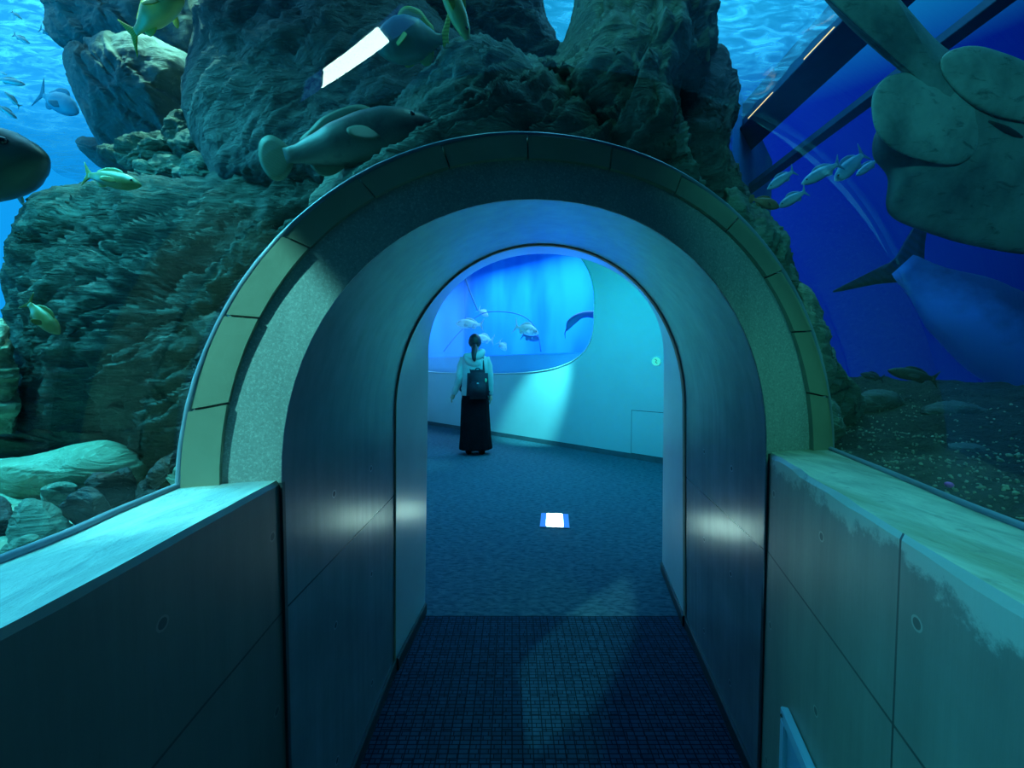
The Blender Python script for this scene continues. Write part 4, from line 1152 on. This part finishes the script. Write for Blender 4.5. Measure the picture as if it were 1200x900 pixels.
# head with face
hc = Vector((.0, .02, 1.535))
r_ = bmesh.ops.create_uvsphere(bm, u_segments=28, v_segments=20, radius=1, matrix=Matrix.Translation(hc) @ Matrix.Diagonal((.075, .092, .108, 1)))
for v in r_['verts']:
    q = v.co - hc
    if q.z < -.02 and q.y > 0: v.co.x -= q.x * min(.45, -q.z * 4.0)
    if q.y > .06 and abs(q.z + .005) < .03 and .018 < abs(q.x) < .05: v.co.y -= .008
tube_bm(bm, [hc + Vector((0, .085, .02)), hc + Vector((0, .098, -.005)), hc + Vector((0, .108, -.025)), hc + Vector((0, .092, -.034))], [.007, .009, .012, .008], 8)
tube_bm(bm, [hc + Vector((-.022, .074, -.058)), hc + Vector((0, .084, -.056)), hc + Vector((.022, .074, -.058))], [.004, .008, .004], 8)
for s in (-1, 1):
    tube_bm(bm, [hc + Vector((s * .074, -.002, -.03)), hc + Vector((s * .083, -.012, .0)), hc + Vector((s * .076, -.006, .026))], [.008, .013, .008], 8)
me = bpy.data.meshes.new('body'); bm.to_mesh(me); bm.free()
tmp = bpy.data.objects.new('body', me); COL.objects.link(tmp)
rm = tmp.modifiers.new('r', 'REMESH'); rm.mode = 'VOXEL'; rm.voxel_size = .0058
sm_ = tmp.modifiers.new('s', 'SMOOTH'); sm_.factor = .5; sm_.iterations = 2
bpy.context.view_layer.update()
me2 = bpy.data.meshes.new_from_object(tmp.evaluated_get(bpy.context.evaluated_depsgraph_get()))
bpy.data.objects.remove(tmp); bpy.data.meshes.remove(me)
link('body', me2, SKIN, person)
for s in (-1, 1):
    bm = bmesh.new(); bmesh.ops.create_uvsphere(bm, u_segments=12, v_segments=8, radius=.011, matrix=Matrix.Translation(hc + Vector((s * .032, .074, .004)))); from_bm('eye', bm, EYE, person)
def ring_loft(name, rings, mat, parent, n=44, fn=None, caps=False, solid=0):
    rr = []
    for (cx, cy, z, rx, ry) in rings:
        row = []
        for k in range(n):
            th = 2 * math.pi * k / n
            f = fn(th, z) if fn else 1.0
            row.append(Vector((cx + rx * f * math.cos(th), cy + ry * f * math.sin(th), z)))
        rr.append(row)
    vs, fs = loft(rr, True, caps)
    o = pydata(name, vs, fs, mat, parent, True)
    if solid:
        m_ = o.modifiers.new('solid', 'SOLIDIFY'); m_.thickness = solid; m_.offset = 0
    return o
CLOTH = simple('jacket_cloth', (.52, .58, .55), (.44, .50, .48), .85, 12, .2)
SK = simple('skirt_cloth', (.004, .004, .006), (.007, .007, .010), .95, 12, .2, 0, .1)
HAIR = simple('hair', (.010, .008, .008), (.018, .014, .012), .45, 40, .4)
PACKM = simple('backpack_cloth', (.012, .014, .025), (.02, .022, .035), .75, 20, .3)
ring_loft('skirt', [(0, 0, .90, .150, .125), (0, 0, .84, .170, .14), (0, 0, .74, .187, .15), (0, 0, .5, .197, .16), (.003, 0, .25, .208, .168), (.005, 0, .10, .222, .175), (.005, 0, .075, .222, .175), (.005, 0, .078, .21, .165)], SK, person, 72,
          lambda th, z: 1 + .035 * max(0, (.95 - z)) * math.sin(17 * th) + .02 * max(0, .9 - z) * math.sin(7 * th + 1), solid=.004)
ring_loft('jacket', [(0, 0, .815, .185, .145), (0, 0, .83, .19, .15), (0, 0, .95, .175, .145), (0, 0, 1.10, .18, .148), (0, 0, 1.22, .192, .145), (0, -.003, 1.30, .190, .125), (0, -.003, 1.345, .150, .10), (0, 0, 1.375, .085, .075), (0, .003, 1.40, .066, .066)], CLOTH, person, 56,
          lambda th, z: 1 + .012 * math.sin(5 * th + z * 30), solid=.006)
for s, P_ in arms.items():
    bm = bmesh.new(); Q = catmull(P_, 16); tube_bm(bm, Q[:-1], [.066 - .026 * (i / 14) + .003 * math.sin(i * 2.1) for i in range(15)], 18); from_bm('sleeve', bm, CLOTH, person)
    bm = bmesh.new(); a_, b__ = Q[-3], Q[-1]; tube_bm(bm, [a_, a_.lerp(b__, .5), b__], [.040, .041, .036], 18); from_bm('cuff', bm, CLOTH, person)
# hood lying across the back of the neck
bm = bmesh.new()
tube_bm(bm, catmull([(-.13, -.055, 1.335), (-.11, -.10, 1.345), (-.03, -.135, 1.33), (.05, -.125, 1.355), (.10, -.08, 1.40), (.075, -.01, 1.42)], 24), [.03 + .028 * math.sin(math.pi * i / 23) for i in range(24)], 14)
bmesh.ops.create_uvsphere(bm, u_segments=20, v_segments=12, radius=1, matrix=Matrix.Translation((-.03, -.125, 1.285)) @ Matrix.Rotation(.5, 4, 'Y') @ Matrix.Diagonal((.125, .05, .085, 1)))
from_bm('hood', bm, CLOTH, person)
# hair and ponytail
bm = bmesh.new()
r_ = bmesh.ops.create_uvsphere(bm, u_segments=32, v_segments=22, radius=1, matrix=Matrix.Translation(hc + Vector((0, -.008, .014))) @ Matrix.Diagonal((.086, .100, .110, 1)))
for v in r_['verts']:
    q = v.co - hc
    if q.y > .035: v.co.y = hc.y + .035 + (q.y - .035) * (.9 if q.z > .06 else .15)
    if q.z < -.05: v.co.z = hc.z - .05 + (q.z + .05) * .5
    v.co += (v.co - hc).normalized() * noise.noise(v.co * 60) * .003
from_bm('hair', bm, HAIR, person)
bm = bmesh.new()
tube_bm(bm, catmull([(0, -.075, 1.50), (-.004, -.105, 1.47), (-.008, -.13, 1.43), (-.012, -.165, 1.38), (-.012, -.185, 1.32), (-.005, -.187, 1.27)], 16), [.022, .026, .03, .034, .036, .037, .037, .037, .037, .036, .035, .033, .03, .025, .018, .006], 14)
from_bm('ponytail', bm, HAIR, person)
bm = bmesh.new(); tube_bm(bm, [(0, -.078, 1.497), (-.001, -.088, 1.487)], .028, 14); from_bm('hair_tie', bm, PACKM, person)
for s in (-1, 1):
    bm = bmesh.new()
    bmesh.ops.create_uvsphere(bm, u_segments=20, v_segments=12, radius=1, matrix=Matrix.Translation((s * .09, .045, .036)) @ Matrix.Diagonal((.048, .125, .045, 1)))
    for v in bm.verts: v.co.z = max(.0, v.co.z)
    from_bm('shoe', bm, SK, person)

bp = empty('backpack', PMAT @ Matrix.Translation((.035, -.20, .97)), 'black backpack worn on the back of the person in the pale jacket', 'backpack')
bm = bmesh.new()
r_ = bmesh.ops.create_cube(bm, size=1, matrix=Matrix.Diagonal((.30, .13, .39, 1)))
bmesh.ops.bevel(bm, geom=bm.edges[:], offset=.045, segments=4, affect='EDGES')
for v in bm.verts:
    if v.co.z > .05: v.co.x *= 1 - (v.co.z - .05) * .9; v.co.y *= 1 - (v.co.z - .05) * .7
from_bm('main_bag', bm, PACKM, bp)
bm = bmesh.new(); bmesh.ops.create_cube(bm, size=1, matrix=Matrix.Translation((0, -.075, -.055)) @ Matrix.Diagonal((.215, .06, .19, 1)))
bmesh.ops.bevel(bm, geom=bm.edges[:], offset=.024, segments=3, affect='EDGES'); from_bm('front_pocket', bm, PACKM, bp)
bm = bmesh.new(); tube_bm(bm, catmull([(-.03, .02, .175), (-.02, .01, .21), (.02, .01, .21), (.03, .02, .175)], 12), .008, 8); from_bm('grab_handle', bm, PACKM, bp)
for s in (-1, 1):
    bm = bmesh.new()
    tube_bm(bm, catmull([(s * .085 - .0, .06, .155), (s * .105 - .035, .12, .34 + .02), (s * .11 - .035, .23, .395), (s * .125 - .035, .335, .28), (s * .15 - .035, .345, .06), (s * .205 - .035, .24, -.08), (s * .12, .06, -.13)], 26), .013, 8)
    from_bm('shoulder_strap', bm, PACKM, bp)
bm = bmesh.new(); bmesh.ops.create_uvsphere(bm, u_segments=12, v_segments=8, radius=1, matrix=Matrix.Translation((.105, -.06, .055)) @ Matrix.Diagonal((.014, .010, .028, 1)))
o = from_bm('charm', bm, simple('charm_green', (.25, .9, .45), None, .4), bp); o['label'] = 'small pale green charm'
bm = bmesh.new(); tube_bm(bm, [(.105, -.06, .078), (.098, -.055, .11)], .002, 6); from_bm('charm_cord', bm, PACKM, bp)
bm = bmesh.new(); box_bm(bm, (-.014, -.112, .012), (.012, -.100, .026), None, .002); from_bm('patch', bm, M['white'], bp, False)

# ------------------------------------------------------------------ camera and view
cam = bpy.data.cameras.new('camera'); co = bpy.data.objects.new('camera', cam); COL.objects.link(co)
cam.sensor_width = 36; cam.sensor_fit = 'HORIZONTAL'; cam.lens = F / 1200 * 36; cam.clip_start = .02; cam.clip_end = 200
co.location = CAM; co.rotation_euler = (math.pi / 2 - PITCH, 0, 0)
SC.camera = co
SC.view_settings.view_transform = 'Standard'
SC.view_settings.look = 'None'
SC.view_settings.gamma = 1.0
SC.view_settings.exposure = 0.0
SC.view_settings.use_curve_mapping = False
SC.cycles.use_denoising = True
SC.cycles.max_bounces = 8
SC.cycles.transparent_max_bounces = 24
SC.cycles.sample_clamp_indirect = 4.0
SC.cycles.caustics_reflective = False
SC.cycles.caustics_refractive = False
